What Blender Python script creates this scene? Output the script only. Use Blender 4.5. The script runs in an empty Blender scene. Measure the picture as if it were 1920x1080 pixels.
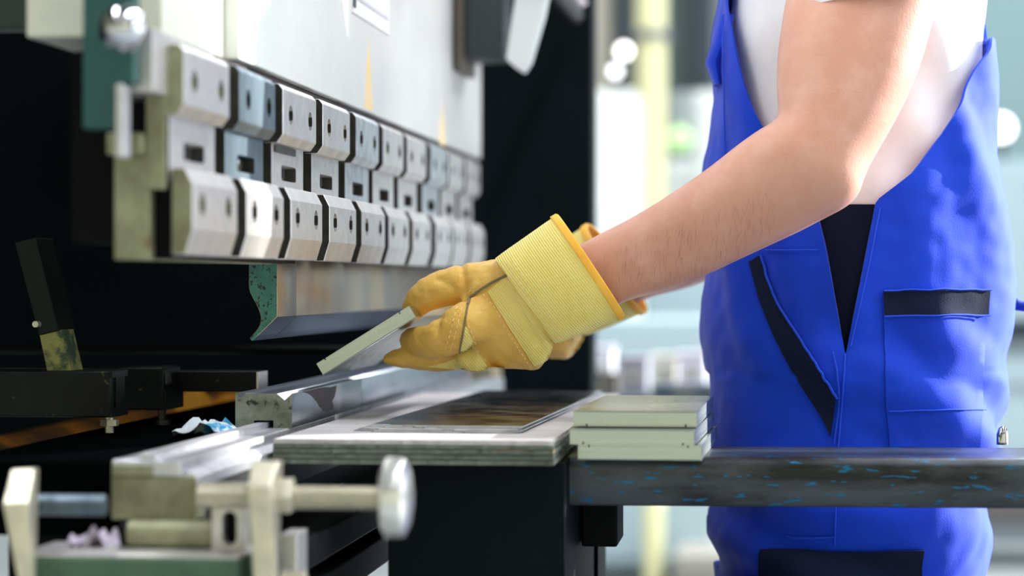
import bpy, bmesh, math, random
from mathutils import Vector, noise
from mathutils.bvhtree import BVHTree
random.seed(7)
S = bpy.context.scene
COL = S.collection

# ------------------------------------------------------------------ camera
F = 85.0 / 36.0 * 1920.0          # focal length in pixels (85 mm lens)
HOR = 530.0                       # horizon row
TH = math.atan(501.0 / F)         # yaw between lens axis and machine axis
c_, s_ = math.cos(TH), math.sin(TH)
H = 1.05                          # camera height above floor; all z below are relative to it
cam = bpy.data.cameras.new('camera'); cam.lens = 85; cam.sensor_width = 36
cam.shift_y = -(540 - HOR) / 1920.0
cam.dof.use_dof = True; cam.dof.focus_distance = 2.32; cam.dof.aperture_fstop = 3.3
cam.clip_start = 0.05; cam.clip_end = 200
camo = bpy.data.objects.new('camera', cam); COL.objects.link(camo)
camo.location = (0, 0, H); camo.rotation_euler = (math.pi / 2, 0, TH)
S.camera = camo

# ------------------------------------------------------------------ light
S.view_settings.view_transform = 'Standard'; S.view_settings.look = 'None'
S.view_settings.gamma = 1.0; S.view_settings.use_curve_mapping = False
S.view_settings.exposure = 0.15
w = bpy.data.worlds.new('world'); S.world = w; w.use_nodes = True
w.node_tree.nodes['Background'].inputs[0].default_value = (0.86, 0.93, 1.0, 1)
w.node_tree.nodes['Background'].inputs[1].default_value = 2.6
def sun(direction, power, angle, col):
    l = bpy.data.lights.new('sun', 'SUN'); l.energy = power; l.angle = angle; l.color = col
    o = bpy.data.objects.new('sun', l); COL.objects.link(o)
    o.rotation_euler = Vector(direction).to_track_quat('-Z', 'Y').to_euler()
    o.location = (8, 8, 6)
sun((-0.85, -0.45, -0.27), 13.0, 0.012, (1.0, 0.97, 0.92))
def area(loc, size, size_y, power, rot, col):
    l = bpy.data.lights.new('lamp', 'AREA'); l.shape = 'RECTANGLE'; l.size = size; l.size_y = size_y
    l.energy = power; l.color = col
    o = bpy.data.objects.new('lamp', l); COL.objects.link(o); o.location = loc; o.rotation_euler = rot
# rows of ceiling lamps down the hall; front row added to lighten camera-facing sides
for lx in (-2.2, 1.6, 5.4):
    for ly in (-2.6, 1.6, 6.0, 11.0):
        area((lx, ly, H + 4.6), 0.5, 3.6, (30 if ly < 0 else 150 if ly < 3 else 190), (0, 0, 0), (0.93, 0.95, 1.0))

# ------------------------------------------------------------------ helpers
def L(c):
    return tuple(((v / 255) / 12.92 if v / 255 <= 0.04045 else ((v / 255 + 0.055) / 1.055) ** 2.4) for v in c) + (1,)
def W(px, py, d):
    u = (px - 960) * d / F
    return Vector((u * c_ - d * s_, u * s_ + d * c_, (HOR - py) * d / F))
def xw(px, d): return c_ * (px - 1461) * d / F
def yd(d, x): return (d + x * s_) / c_
def zw(py, d): return (HOR - py) * d / F
def UD(u, d, z): return Vector((u * c_ - d * s_, u * s_ + d * c_, z))

MATS = {}
def M(name, base, rough=0.5, metal=0.0, var=None, vs=12.0, vlo=0.4, vhi=0.65, bump=0.0, bs=300.0, spec=0.5,
      stretch=(1, 1, 1), rvar=0.0, emit=None, estr=0.0, wave=None, sss=0.0, detail=6.0, sheen=0.0, coat=0.0, var2=None, v2s=60, v2lo=.6, v2hi=.66):
    if name in MATS: return MATS[name]
    m = bpy.data.materials.new(name); m.use_nodes = True
    nt = m.node_tree; b = nt.nodes['Principled BSDF']; N = nt.nodes.new; K = nt.links.new
    b.inputs['Base Color'].default_value = L(base); b.inputs['Roughness'].default_value = rough
    b.inputs['Metallic'].default_value = metal; b.inputs['Specular IOR Level'].default_value = spec
    tc = N('ShaderNodeTexCoord'); mp = N('ShaderNodeMapping'); mp.inputs['Scale'].default_value = stretch
    K(tc.outputs['Object'], mp.inputs['Vector'])
    col = None
    if var is not None:
        n = N('ShaderNodeTexNoise'); n.inputs['Scale'].default_value = vs; n.inputs['Detail'].default_value = detail
        n.inputs['Roughness'].default_value = 0.62
        K(mp.outputs[0], n.inputs['Vector'])
        r = N('ShaderNodeMapRange'); r.inputs['From Min'].default_value = vlo; r.inputs['From Max'].default_value = vhi
        K(n.outputs['Fac'], r.inputs['Value'])
        mx = N('ShaderNodeMix'); mx.data_type = 'RGBA'
        mx.inputs['A'].default_value = L(base); mx.inputs['B'].default_value = L(var)
        K(r.outputs[0], mx.inputs['Factor']); col = mx.outputs['Result']
        if rvar:
            rr = N('ShaderNodeMapRange'); rr.inputs['To Min'].default_value = rough; rr.inputs['To Max'].default_value = rough + rvar
            K(r.outputs[0], rr.inputs['Value']); K(rr.outputs[0], b.inputs['Roughness'])
    if var2 is not None:
        n2 = N('ShaderNodeTexNoise'); n2.inputs['Scale'].default_value = v2s; n2.inputs['Detail'].default_value = 5
        K(mp.outputs[0], n2.inputs['Vector'])
        r2 = N('ShaderNodeMapRange'); r2.inputs['From Min'].default_value = v2lo; r2.inputs['From Max'].default_value = v2hi
        K(n2.outputs['Fac'], r2.inputs['Value'])
        mx2 = N('ShaderNodeMix'); mx2.data_type = 'RGBA'; mx2.inputs['A'].default_value = L(base)
        if col: K(col, mx2.inputs['A'])
        mx2.inputs['B'].default_value = L(var2); K(r2.outputs[0], mx2.inputs['Factor']); col = mx2.outputs['Result']
    if col: K(col, b.inputs['Base Color'])
    if bump or wave:
        bp = N('ShaderNodeBump'); bp.inputs['Strength'].default_value = bump if bump else wave[1]
        bp.inputs['Distance'].default_value = 0.001
        if wave:
            mp2 = N('ShaderNodeMapping'); mp2.inputs['Rotation'].default_value = wave[2]
            K(tc.outputs['Object'], mp2.inputs['Vector'])
            wv = N('ShaderNodeTexWave'); wv.inputs['Scale'].default_value = wave[0]; wv.inputs['Distortion'].default_value = 0.6
            wv.inputs['Detail'].default_value = 2; wv.inputs['Detail Scale'].default_value = 3
            K(mp2.outputs[0], wv.inputs['Vector']); bp.inputs['Strength'].default_value = wave[1]
            K(wv.outputs['Fac'], bp.inputs['Height'])
        else:
            nb = N('ShaderNodeTexNoise'); nb.inputs['Scale'].default_value = bs; nb.inputs['Detail'].default_value = 4
            K(mp.outputs[0], nb.inputs['Vector']); K(nb.outputs['Fac'], bp.inputs['Height'])
        K(bp.outputs[0], b.inputs['Normal'])
    if emit is not None:
        b.inputs['Emission Color'].default_value = L(emit); b.inputs['Emission Strength'].default_value = estr
    if sss: 
        b.inputs['Subsurface Weight'].default_value = sss; b.inputs['Subsurface Radius'].default_value = (1, .35, .2)
        b.inputs['Subsurface Scale'].default_value = 0.006
    if sheen: b.inputs['Sheen Weight'].default_value = sheen
    if coat: b.inputs['Coat Weight'].default_value = coat; b.inputs['Coat Roughness'].default_value = 0.15
    MATS[name] = m
    return m

def from_bm(bm):
    bm.verts.index_update()
    v = [x.co.copy() for x in bm.verts]; f = [[q.index for q in p.verts] for p in bm.faces]
    bm.free(); return v, f
def bev(geo, wd, seg=2, ang=0.5):
    bm = bmesh.new(); vs = [bm.verts.new(p) for p in geo[0]]
    for f in geo[1]:
        try: bm.faces.new([vs[i] for i in f])
        except ValueError: pass
    bmesh.ops.recalc_face_normals(bm, faces=bm.faces)
    if wd > 0:
        es = [e for e in bm.edges if len(e.link_faces) == 2 and e.calc_face_angle(0) > ang]
        bmesh.ops.bevel(bm, geom=es, offset=wd, segments=seg, affect='EDGES', profile=0.5, clamp_overlap=True)
    return from_bm(bm)
def box(x0, x1, y0, y1, z0, z1, b=0.0, seg=2):
    v = [Vector(p) for p in ((x0, y0, z0), (x1, y0, z0), (x1, y1, z0), (x0, y1, z0), (x0, y0, z1), (x1, y0, z1), (x1, y1, z1), (x0, y1, z1))]
    f = [[0, 3, 2, 1], [4, 5, 6, 7], [0, 1, 5, 4], [1, 2, 6, 5], [2, 3, 7, 6], [3, 0, 4, 7]]
    return bev((v, f), b, seg) if b else (v, f)
def pbox(px0, px1, py0, py1, d, depth, b=0.0):
    X0, X1 = xw(px0, d), xw(px1, d); y0 = yd(d, (X0 + X1) / 2)
    return box(X0, X1, y0, y0 + depth, zw(max(py0, py1), d), zw(min(py0, py1), d), b)
def prism(poly, y0, y1, b=0.0, seg=2):          # polygon in (x,z) extruded along y
    n = len(poly)
    v = [Vector((x, y0, z)) for x, z in poly] + [Vector((x, y1, z)) for x, z in poly]
    f = [list(range(n)), list(range(2 * n - 1, n - 1, -1))] + [[i, i + n, (i + 1) % n + n, (i + 1) % n] for i in range(n)]
    return bev((v, f), b, seg)
def lathe(origin, axis, prof, n=24):            # prof: (along, radius)
    axis = Vector(axis).normalized(); t = Vector((0, 0, 1)) if abs(axis.z) < .9 else Vector((1, 0, 0))
    a = axis.cross(t).normalized(); b2 = axis.cross(a); o = Vector(origin)
    v = []; f = []
    for s, r in prof:
        for k in range(n):
            q = 2 * math.pi * k / n
            v.append(o + axis * s + (a * math.cos(q) + b2 * math.sin(q)) * r)
    m = len(prof)
    for i in range(m - 1):
        for k in range(n):
            f.append([i * n + k, i * n + (k + 1) % n, (i + 1) * n + (k + 1) % n, (i + 1) * n + k])
    f.append(list(range(n - 1, -1, -1))); f.append([(m - 1) * n + k for k in range(n)])
    return v, f
def tube(pts, r, n=8):
    pts = [Vector(p) for p in pts]; v = []; f = []
    rr = r if isinstance(r, (list, tuple)) else [r] * len(pts)
    up = Vector((0.13, 0.2, 1)).normalized()
    for i, p in enumerate(pts):
        t = (pts[min(i + 1, len(pts) - 1)] - pts[max(i - 1, 0)]).normalized()
        a = t.cross(up)
        if a.length < 1e-4: a = t.cross(Vector((1, 0, 0)))
        a.normalize(); b2 = t.cross(a)
        for k in range(n):
            q = 2 * math.pi * k / n; v.append(p + (a * math.cos(q) + b2 * math.sin(q)) * rr[i])
    for i in range(len(pts) - 1):
        for k in range(n):
            f.append([i * n + k, i * n + (k + 1) % n, (i + 1) * n + (k + 1) % n, (i + 1) * n + k])
    f.append(list(range(n - 1, -1, -1))); f.append([(len(pts) - 1) * n + k for k in range(n)])
    return v, f
def cr(p, i, t):                                # Catmull-Rom through a list
    n = len(p); P = lambda j: p[max(0, min(n - 1, j))]
    a, b2, c, d = P(i - 1), P(i), P(i + 1), P(i + 2)
    return 0.5 * ((2 * b2) + (c - a) * t + (2 * a - 5 * b2 + 4 * c - d) * t * t + (3 * b2 - a - 3 * c + d) * t ** 3)
def smooth(p, m):
    out = []
    for i in range(len(p) - 1):
        for k in range(m): out.append(cr(p, i, k / m))
    out.append(p[-1]); return out
def loft(C, E1, E2, n=32, ex=2.0, caps=True):
    v = []; f = []
    for c, a, b2 in zip(C, E1, E2):
        for k in range(n):
            q = 2 * math.pi * k / n; cs, sn = math.cos(q), math.sin(q)
            v.append(c + a * math.copysign(abs(cs) ** (2 / ex), cs) + b2 * math.copysign(abs(sn) ** (2 / ex), sn))
    m = len(C)
    for i in range(m - 1):
        for k in range(n):
            f.append([i * n + k, i * n + (k + 1) % n, (i + 1) * n + (k + 1) % n, (i + 1) * n + k])
    if caps: f.append(list(range(n - 1, -1, -1))); f.append([(m - 1) * n + k for k in range(n)])
    return v, f
def join(*gs):
    v = []; f = []
    for g in gs:
        o = len(v); v += list(g[0]); f += [[i + o for i in q] for q in g[1]]
    return v, f
def xf(geo, rot=0.0, at=(0, 0, 0), axis='Z'):
    from mathutils import Matrix
    m = Matrix.Rotation(rot, 4, axis); a = Vector(at)
    return [m @ (Vector(p) - a) + a for p in geo[0]], geo[1]
def mk_mesh(name, geo, mat, origin=(0, 0, 0), sm=False):
    o = Vector(origin)
    me = bpy.data.meshes.new(name); me.from_pydata([tuple(Vector(p) - o) for p in geo[0]], [], geo[1]); me.validate()
    bm = bmesh.new(); bm.from_mesh(me); bmesh.ops.recalc_face_normals(bm, faces=bm.faces); bm.to_mesh(me); bm.free()
    for m in (mat if isinstance(mat, (list, tuple)) else [mat]): me.materials.append(m)
    if sm:
        me.polygons.foreach_set('use_smooth', [True] * len(me.polygons))
        me.set_sharp_from_angle(angle=math.radians(sm if sm is not True else 40))
    me.update(); return me
def put(name, me, parent=None, loc=(0, 0, 0)):
    o = bpy.data.objects.new(name, me); COL.objects.link(o)
    if parent is not None: o.parent = parent; o.location = loc
    else: o.location = Vector(loc) + Vector((0, 0, H))
    return o
def tag(o, label=None, cat=None, group=None, kind=None):
    if label: o['label'] = label
    if cat: o['category'] = cat
    if group: o['group'] = group
    if kind: o['kind'] = kind
    return o
ORG = {}
def thing(name, label, cat, loc, group=None):
    o = bpy.data.objects.new(name, None); COL.objects.link(o); o.empty_display_size = 0.05
    o.location = Vector(loc) + Vector((0, 0, H)); ORG[o.name] = Vector(loc)
    return tag(o, label, cat, group)
def part(name, geo, mat, parent, sm=False, label=None, kind=None):
    org = ORG[parent.name]
    o = put(name, mk_mesh(name, geo, mat, org, sm), parent); ORG[o.name] = org
    if label: o['label'] = label
    if kind: o['kind'] = kind
    return o
def solo(name, geo, mat, label, cat, group=None, sm=False, kind=None):
    xs = [p[0] for p in geo[0]]; ys = [p[1] for p in geo[0]]; zs = [p[2] for p in geo[0]]
    org = Vector(((min(xs) + max(xs)) / 2, (min(ys) + max(ys)) / 2, min(zs)))
    o = put(name, mk_mesh(name, geo, mat, org, sm), None, org); ORG[o.name] = org
    return tag(o, label, cat, group, kind)
def struct(name, geo, mat): return solo(name, geo, mat, None, None, kind='structure')
def bake(geo, mods):                            # run modifiers on a throw-away object
    me = mk_mesh('tmp', geo, []); o = bpy.data.objects.new('tmp', me); COL.objects.link(o)
    extra = []
    for typ, kw in mods:
        md = o.modifiers.new(typ, typ)
        for k, val in kw.items():
            if k == 'cut':
                oc = bpy.data.objects.new('cut', mk_mesh('cut', val, [])); COL.objects.link(oc); extra.append(oc); md.object = oc
            else: setattr(md, k, val)
    dg = bpy.context.evaluated_depsgraph_get(); dg.update()
    ev = o.evaluated_get(dg); m2 = bpy.data.meshes.new_from_object(ev)
    v = [p.co.copy() for p in m2.vertices]; f = [list(p.vertices) for p in m2.polygons]
    for q in [o] + extra:
        mm = q.data; bpy.data.objects.remove(q); bpy.data.meshes.remove(mm)
    bpy.data.meshes.remove(m2)
    return v, f
def bvh(geo): return BVHTree.FromPolygons([Vector(p) for p in geo[0]], geo[1])
def hit(tree, px, py, off):
    d = W(px, py, 1.0).normalized()
    loc, nor, idx, dist = tree.ray_cast(Vector((0, 0, 0)), d)
    if loc is None: return None
    if nor.dot(d) > 0: nor = -nor
    return loc + nor * off
def polyline(p, m):
    return smooth([Vector((a, b2, 0)) for a, b2 in p], m)
def patch(tree, left, right, nu, off, th, m=8, sm2=True):
    """strip of cloth between two pixel polylines laid on the surface of a mesh, with thickness"""
    A, B = polyline(left, m), polyline(right, m); rows = len(A); P = []; last = None
    for i in range(rows):
        row = []
        for k in range(nu + 1):
            q = A[i].lerp(B[i], k / nu); h = hit(tree, q.x, q.y, off)
            if h is None and last is not None: h = W(q.x, q.y, (last.y - 0) * 1.0 * c_ + 0); h = W(q.x, q.y, last_d)
            if h is not None: last = h; last_d = -h.x * s_ + h.y * c_
            row.append(h)
        P.append(row)
    for row in P:
        for k in range(nu + 1):
            if row[k] is None: row[k] = last
    v = [p for row in P for p in row]; n = nu + 1; f = []
    for i in range(rows - 1):
        for k in range(nu): f.append([i * n + k, i * n + k + 1, (i + 1) * n + k + 1, (i + 1) * n + k])
    back = Vector((0, 1, 0)); nv = len(v)
    v2 = v + [p + back * th for p in v]; f2 = f + [[i + nv for i in reversed(q)] for q in f]
    ring = [k for k in range(nu)] + [i * n + nu for i in range(rows - 1)] + [(rows - 1) * n + k for k in range(nu, 0, -1)] + [i * n for i in range(rows - 1, 0, -1)]
    for i in range(len(ring)):
        a, b2 = ring[i], ring[(i + 1) % len(ring)]; f2.append([a, b2, b2 + nv, a + nv])
    return v2, f2
def seam(tree, pts, r, off=0.0006, m=8, n=6):
    out = [h for h in (hit(tree, q.x, q.y, off) for q in polyline(pts, m)) if h is not None]
    return tube(out, r, n)
def stitches(tree, pts, r, step=5.0, off=0.0012):
    P = polyline(pts, 30); gs = []; acc = 0; seg = []; on = True
    for a, b2 in zip(P[:-1], P[1:]):
        acc += (b2 - a).length
        if on: seg.append(a)
        if acc > step:
            if on:
                hs = [h for h in (hit(tree, q.x, q.y, off) for q in (seg[0], seg[len(seg) // 2], b2)) if h is not None]
                if len(hs) == 3: gs.append(tube(hs, r, 5))
            seg = []; on = not on; acc = 0 if not on else 0
    return join(*gs)


# ------------------------------------------------------------------ materials
steel = M('ground_steel', (222, 219, 216), 0.36, 0.78, var=(190, 190, 190), vs=45, vlo=.35, vhi=.75, rvar=.15, bump=.12, bs=420, var2=(96, 96, 100), v2s=240, v2lo=.69, v2hi=.73)
steel_blue = M('blue_shade_steel', (122, 138, 148), 0.36, .9, var=(98, 114, 126), vs=60, stretch=(1, 1, .25), rvar=.15, bump=.12, bs=420)  # second clamp's bluish shade put into the steel; left screw shares it
steel_dark = M('dark_steel', (96, 94, 92), 0.42, 1.0, var=(64, 62, 60), vs=70, bump=.2, bs=300)
steel_pol = M('polished_steel', (214, 214, 220), 0.3, 0.6, var=(182, 184, 190), vs=25, rvar=.12, bump=.05, bs=400)
alu = M('brushed_aluminium', (194, 203, 197), 0.27, 1.0, var=(184, 193, 187), vs=30, stretch=(.1, .1, 5), rvar=.05)
sheet = M('bright_sheet', (190, 194, 200), 0.13, 1.0, var=(168, 172, 182), vs=18, rvar=.1)
chrome = M('chrome', (206, 208, 214), 0.08, 1.0)
zinc = M('zinc_plated', (222, 216, 194), 0.32, 0.65, var=(198, 194, 176), vs=40, rvar=.1)
olive = M('olive_lit_steel', (158, 160, 128), 0.5, 0.35, var=(124, 124, 94), vs=26, var2=(116, 84, 52), v2s=30, v2lo=.62, v2hi=.75, bump=.2, bs=250)  # steel with the dim olive front light in its colour, plus brown spots
teal = M('teal_paint', (34, 84, 82), 0.42, 0.0, var=(40, 92, 86), vs=12, var2=(120, 92, 50), v2s=22, v2lo=.62, v2hi=.72, bump=.15, bs=200)
green_chip = M('chipped_green_paint', (78, 140, 124), 0.5, 0.0, var=(58, 116, 104), vs=60, var2=(34, 44, 36), v2s=330, v2lo=.58, v2hi=.63, bump=.25, bs=300)
green_base = M('green_paint', (72, 104, 82), 0.5, 0.0, var=(58, 88, 70), vs=25, var2=(96, 88, 52), v2s=40, v2lo=.66, v2hi=.76)
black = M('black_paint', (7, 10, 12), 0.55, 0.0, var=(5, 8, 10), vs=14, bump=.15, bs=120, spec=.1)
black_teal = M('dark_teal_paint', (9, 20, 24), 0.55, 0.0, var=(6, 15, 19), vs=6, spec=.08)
dark_grey = M('charcoal_paint', (34, 40, 42), 0.48, 0.0, var=(24, 29, 31), vs=20, spec=.4, bump=.1, bs=150)
gauge_mat = M('gauge_paint', (15, 22, 21), 0.45, 0.0, var=(10, 15, 15), vs=18, var2=(80, 80, 50), v2s=120, v2lo=.7, v2hi=.74, spec=.2, bump=.2, bs=140)
cream = M('cream_paint', (238, 238, 222), 0.34, 0.0, var=(214, 216, 200), vs=5, bump=.12, bs=260, var2=(160, 156, 150), v2s=130, v2lo=.72, v2hi=.76, coat=.25)
plate_mat = M('ram_cover_paint', (242, 242, 236), 0.28, 0.0, var=(232, 233, 230), vs=7, bump=.35, bs=330, var2=(120, 120, 122), v2s=160, v2lo=.73, v2hi=.76, coat=.35)
brown = M('brown_strip', (70, 58, 52), 0.5, 0.2, var=(44, 36, 34), vs=60, bump=.3, bs=240)  # dark brown, mottled darker
hole = M('hole_black', (16, 17, 20), 0.4, 0.5)
rust = M('rust_streak', (240, 206, 140), 0.6, 0.0, var=(240, 222, 180), vs=60)
paper_m = M('white_paper', (236, 237, 238), 0.6)
ink = M('grey_ink', (120, 124, 130), 0.7)
wood_edge = M('dim_ply_edge', (112, 122, 110), 0.75, 0.0, var=(74, 80, 72), vs=30, stretch=(.25, 1, 3), var2=(190, 138, 80), v2s=42, v2lo=.66, v2hi=.7, bump=.5, bs=160)  # dim greenish front light in the wood colour, plus orange chips
wood_top = M('worn_ply_top', (208, 204, 204), 0.55, 0.0, var=(184, 180, 182), vs=26, stretch=(.2, 2.2, 1), bump=.25, bs=180)
glue = M('ply_glue_line', (66, 62, 54), 0.8)
beam_m = M('scaled_beam_steel', (74, 80, 86), 0.36, 0.6, var=(36, 38, 38), vs=16, vlo=.42, vhi=.6, stretch=(.35, 1, 1.6), var2=(16, 104, 146), v2s=150, v2lo=.625, v2hi=.645, bump=.35, bs=90)
orange = M('orange_paint', (200, 124, 24), 0.5, 0.0, var=(96, 62, 28), vs=9, vlo=.45, vhi=.6)
red_mark = M('dark_red_marker', (58, 34, 40), 0.5, 0.3, var=(36, 28, 34), vs=90, stretch=(1, 1, .3))

# ------------------------------------------------------------------ the hall
FL = -H
floor_m = M('concrete_floor', (150, 156, 158), 0.35, 0.0, var=(134, 140, 142), vs=1.2, bump=.1, bs=30)
wall_m = M('pale_wall', (180, 194, 196), 0.7, 0.0, var=(166, 180, 182), vs=1.0)
wall_o = M('olive_wall', (142, 142, 122), 0.7, 0.0, var=(128, 128, 108), vs=.6)
ceil_m = M('ceiling', (92, 96, 98), 0.8)
struct('floor', box(-6, 12, -5, 18, FL - .2, FL), floor_m)
struct('ceiling', box(-6, 12, -5, 18, 6.4, 6.6), ceil_m)
struct('wall_back', box(-6, 12, 18, 18.2, FL, 6.4), wall_m)
struct('wall_left', box(-6.2, -6, -5, 18, FL, 6.4), wall_o)
struct('wall_front', box(-6, 12, -5.2, -5, FL, 6.4), wall_o)
struct('wall_right', join(*[box(12, 12.2, a, e, FL, 6.0) for a, e in ((-5, -3), (7.6, 8.55), (9.08, 10.4), (16, 18))], box(12, 12.2, -5, 18, 6.0, 6.4)), wall_m)  # unseen wall; its gaps are shaped so the sun misses the ram

# ------------------------------------------------------------------ press brake
XF = -0.434                      # front of the upper clamp blocks
Y0, PITCH, LEN, NCL = 1.738, 0.1804, 0.1455, 10
YE = Y0 + PITCH * (NCL - 1) + LEN
pb = thing('press_brake', 'large press brake with cream ram plate and black machine frame', 'machine', (-0.9, 2.6, FL))
yn = yd(1.797, -0.4555)
part('ram_plate', box(-0.56, -0.4555, yn, 3.585, .1835, 1.25, .002), cream, pb, label='cream painted ram plate')
yc = yd(F * .443 / 1001 * c_, -.443)
part('cover_plate', box(-0.4554, -0.4425, yc, 3.585, .1845, 1.25, .001), plate_mat, pb, label='glossy pale cover plate on the ram')
part('ram_foot', box(-0.50, -0.449, 1.888, 3.57, .1765, .1833, .001), brown, pb, label='dark brown strip under the ram')
part('end_block', box(-0.486, -0.4465, yd(1.735, -.447), 1.886, .137, .1828, .0012), steel, pb, label='bright steel end block')
part('holder_beam', box(-0.53, -0.4635, 1.775, YE, .03, .174), black, pb)
part('end_plate', prism([(-.4925, .1097), (-.468, .1097), (-.4675, .1415), (-.4555, .1415), (-.4555, .62), (-.4925, .62)], 1.676, 1.694, .001), teal, pb, label='teal painted end plate with rust at its foot')
part('edge_strip', box(-.4678, -.4618, 1.672, 1.692, .089, .141, .001), steel_pol, pb)
part('end_step', box(-.4885, -.4622, 1.722, 1.735, .0935, .1095, .0015), olive, pb)
part('end_bar', box(-.486, -.4592, 1.734, 2.17, .0168, .0934, .0012), olive, pb, label='olive toned end bar')
part('foot_strip', box(-.486, -.4605, 2.172, 2.24, .0175, .022), steel_dark, pb)
part('end_cap', box(-.4618, -.4472, 1.7335, 1.7375, .0685, .1365, .0005), olive, pb)
part('gap_shade', box(-.4590, -.4445, 1.748, 2.2, .0175, .070), black, pb)  # black filler standing in for shade in the open gap
kn = W(230, 53, 1.68)
k = part('ball_knob', lathe(kn + Vector((0, -.0168, 0)), (0, 1, 0), [(.0168 - .0168 * math.cos(math.pi * i / 16), max(1e-4, .0168 * math.sin(math.pi * i / 16))) for i in range(17)], 32), chrome, pb, sm=60, label='chrome ball knob')
part('knob_stem', lathe(kn + Vector((0, .010, 0)), (0, 1, 0), [(0, .005), (.03, .005)], 12), chrome, k)
# far end frame; unseen hood and rear cover added to keep the throat dark
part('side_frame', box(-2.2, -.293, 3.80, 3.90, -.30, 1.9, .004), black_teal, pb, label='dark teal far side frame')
part('hood', box(-2.2, -.95, 1.9, 3.80, .9, .96), black, pb)  # unseen top cover, added to shut out overhead light
part('added_rear_cover', box(-2.26, -2.2, 1.2, 3.9, -.9, .96), black, pb)
part('guard_panel', box(xw(-260, 1.98), xw(133, 1.98), yd(1.98, -.6), yd(2.02, -.6), zw(52, 1.98), .9, .003), M('guard_green', (44, 62, 53), 0.5, 0.0, var=(36, 52, 44), vs=14), pb, label='dull green guard panel')
part('guard_strut', box(xw(146, 2.2), xw(170, 2.2), yd(2.2, -.63), yd(2.23, -.63), zw(52, 2.2), .9), black, pb)
part('hose_loop', tube([W(140 + 30 * math.sin(q * .5), 55 - 50 * abs(math.cos(q * .5)), 2.3) for q in range(7)], .003), black, pb, sm=60)
# bed below the die rail
part('bed_top', box(-.66, -.508, 1.86, 3.8, -.20, -.1425), M('matte_black', (6, 8, 9), .9, spec=0.0), pb)  # plain matte black with no specular
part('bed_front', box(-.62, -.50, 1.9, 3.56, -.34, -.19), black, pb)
for a, b2, zt, zb in ((-.47, -.375, -.216, -.243), (-.46, -.375, -.256, -.284)):
    part('bed_ledge', box(a, b2 - .02, 1.86, 3.6, zb, zt, .002), dark_grey, pb)
# paper notice, rust runs
xs = -.4420
d1, d2 = F * .442 / (1461 - 660) / c_ * 1.0, F * .442 / (1461 - 729) / c_
sy0, sy1 = yd(d1, xs), yd(d2, xs); sz = zw(22, d1)
sg = part('notice', box(xs - .0006, xs + .0006, sy0, sy1, sz, sz + .36), paper_m, pb, label='white paper notice on the ram cover')
part('notice_border', box(xs + .0006, xs + .0012, sy0 + .01, sy1 - .01, sz + .016, sz + .0195), M('grey_line', (206, 208, 210), .6), sg)
for i in range(6):
    part('text_line', box(xs + .0006, xs + .0011, sy1 - .05, sy1 - .028, sz + .05 + i * .014, sz + .054 + i * .014), ink, sg)
part('tape', box(xs + .0006, xs + .0018, sy0 + .002, sy0 + .016, sz + .006, sz + .016), M('tape_dark', (70, 84, 84), .4), sg)
for px, pt, pbm, wd in ((691, 70, 206, 9), (829, 190, 272, 9)):
    dd = F * .4425 / (1461 - px) / c_; yy = yd(dd, -.4425); z0, z1 = zw(pbm, dd), zw(pt, dd); wy = wd * .55 / 1000 * 5.2
    v = [Vector((-.4422, yy - wy, z0)), Vector((-.4422, yy + wy, z0)), Vector((-.4422, yy + wy * .55, z0 + (z1 - z0) * .5)), Vector((-.4422, yy, z1)), Vector((-.4422, yy - wy * .55, z0 + (z1 - z0) * .5))]
    n = len(v); g = (v + [p - Vector((.0006, 0, 0)) for p in v], [list(range(n)), list(range(2 * n - 1, n - 1, -1))] + [[i, (i + 1) % n, (i + 1) % n + n, i + n] for i in range(n)])
    part('rust_run', g, rust, pb, label='orange rust run')

# dark box and pale lever hanging at the far end of the ram
eb = thing('switch_box', 'dark grey box fixed to the far end of the ram plate', 'box', (xw(910, 3.35), yd(3.35, -.38), zw(108, 3.35)))
part('box_body', join(pbox(866, 946, -260, 108, 3.30, .10, .004)), M('slate_box', (44, 54, 58), .5, 0, var=(38, 47, 51), vs=8), eb)
part('side_rail', pbox(852, 868, -260, 132, 3.29, .14, .003), M('taupe_rail', (92, 84, 74), .5), eb)
lv = thing('pale_lever', 'white tapered lever hanging in front of the dark side frame', 'lever', (xw(985, 3.7), yd(3.65, -.35), zw(140, 3.7)))
pl = [(xw(a, 3.25), zw(b2, 3.25)) for a, b2 in ((985, -120), (1050, -120), (1022, 30), (996, 118), (983, 138), (965, 126), (950, 112), (958, 60))]
part('lever_arm', prism(pl, 3.22, 3.25, .003), M('pale_lever_paint', (222, 228, 228), .4), lv)
part('lever_pivot', lathe(W(1010, -60, 3.22) , (0, 1, 0), [(0, .02), (.02, .02), (.022, .015), (.56, .015)], 20), steel_dark, lv, sm=True)
lv2 = thing('rod_end', 'small pale rod end near the top of the dark side frame', 'rod', W(1088, 18, 3.7))
part('rod', tube([W(1060, -60, 3.7), W(1078, -10, 3.7), W(1092, 12, 3.7)], [.006, .007, .010], 12), M('pink_white', (214, 202, 212), .4), lv2, sm=True)

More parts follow.
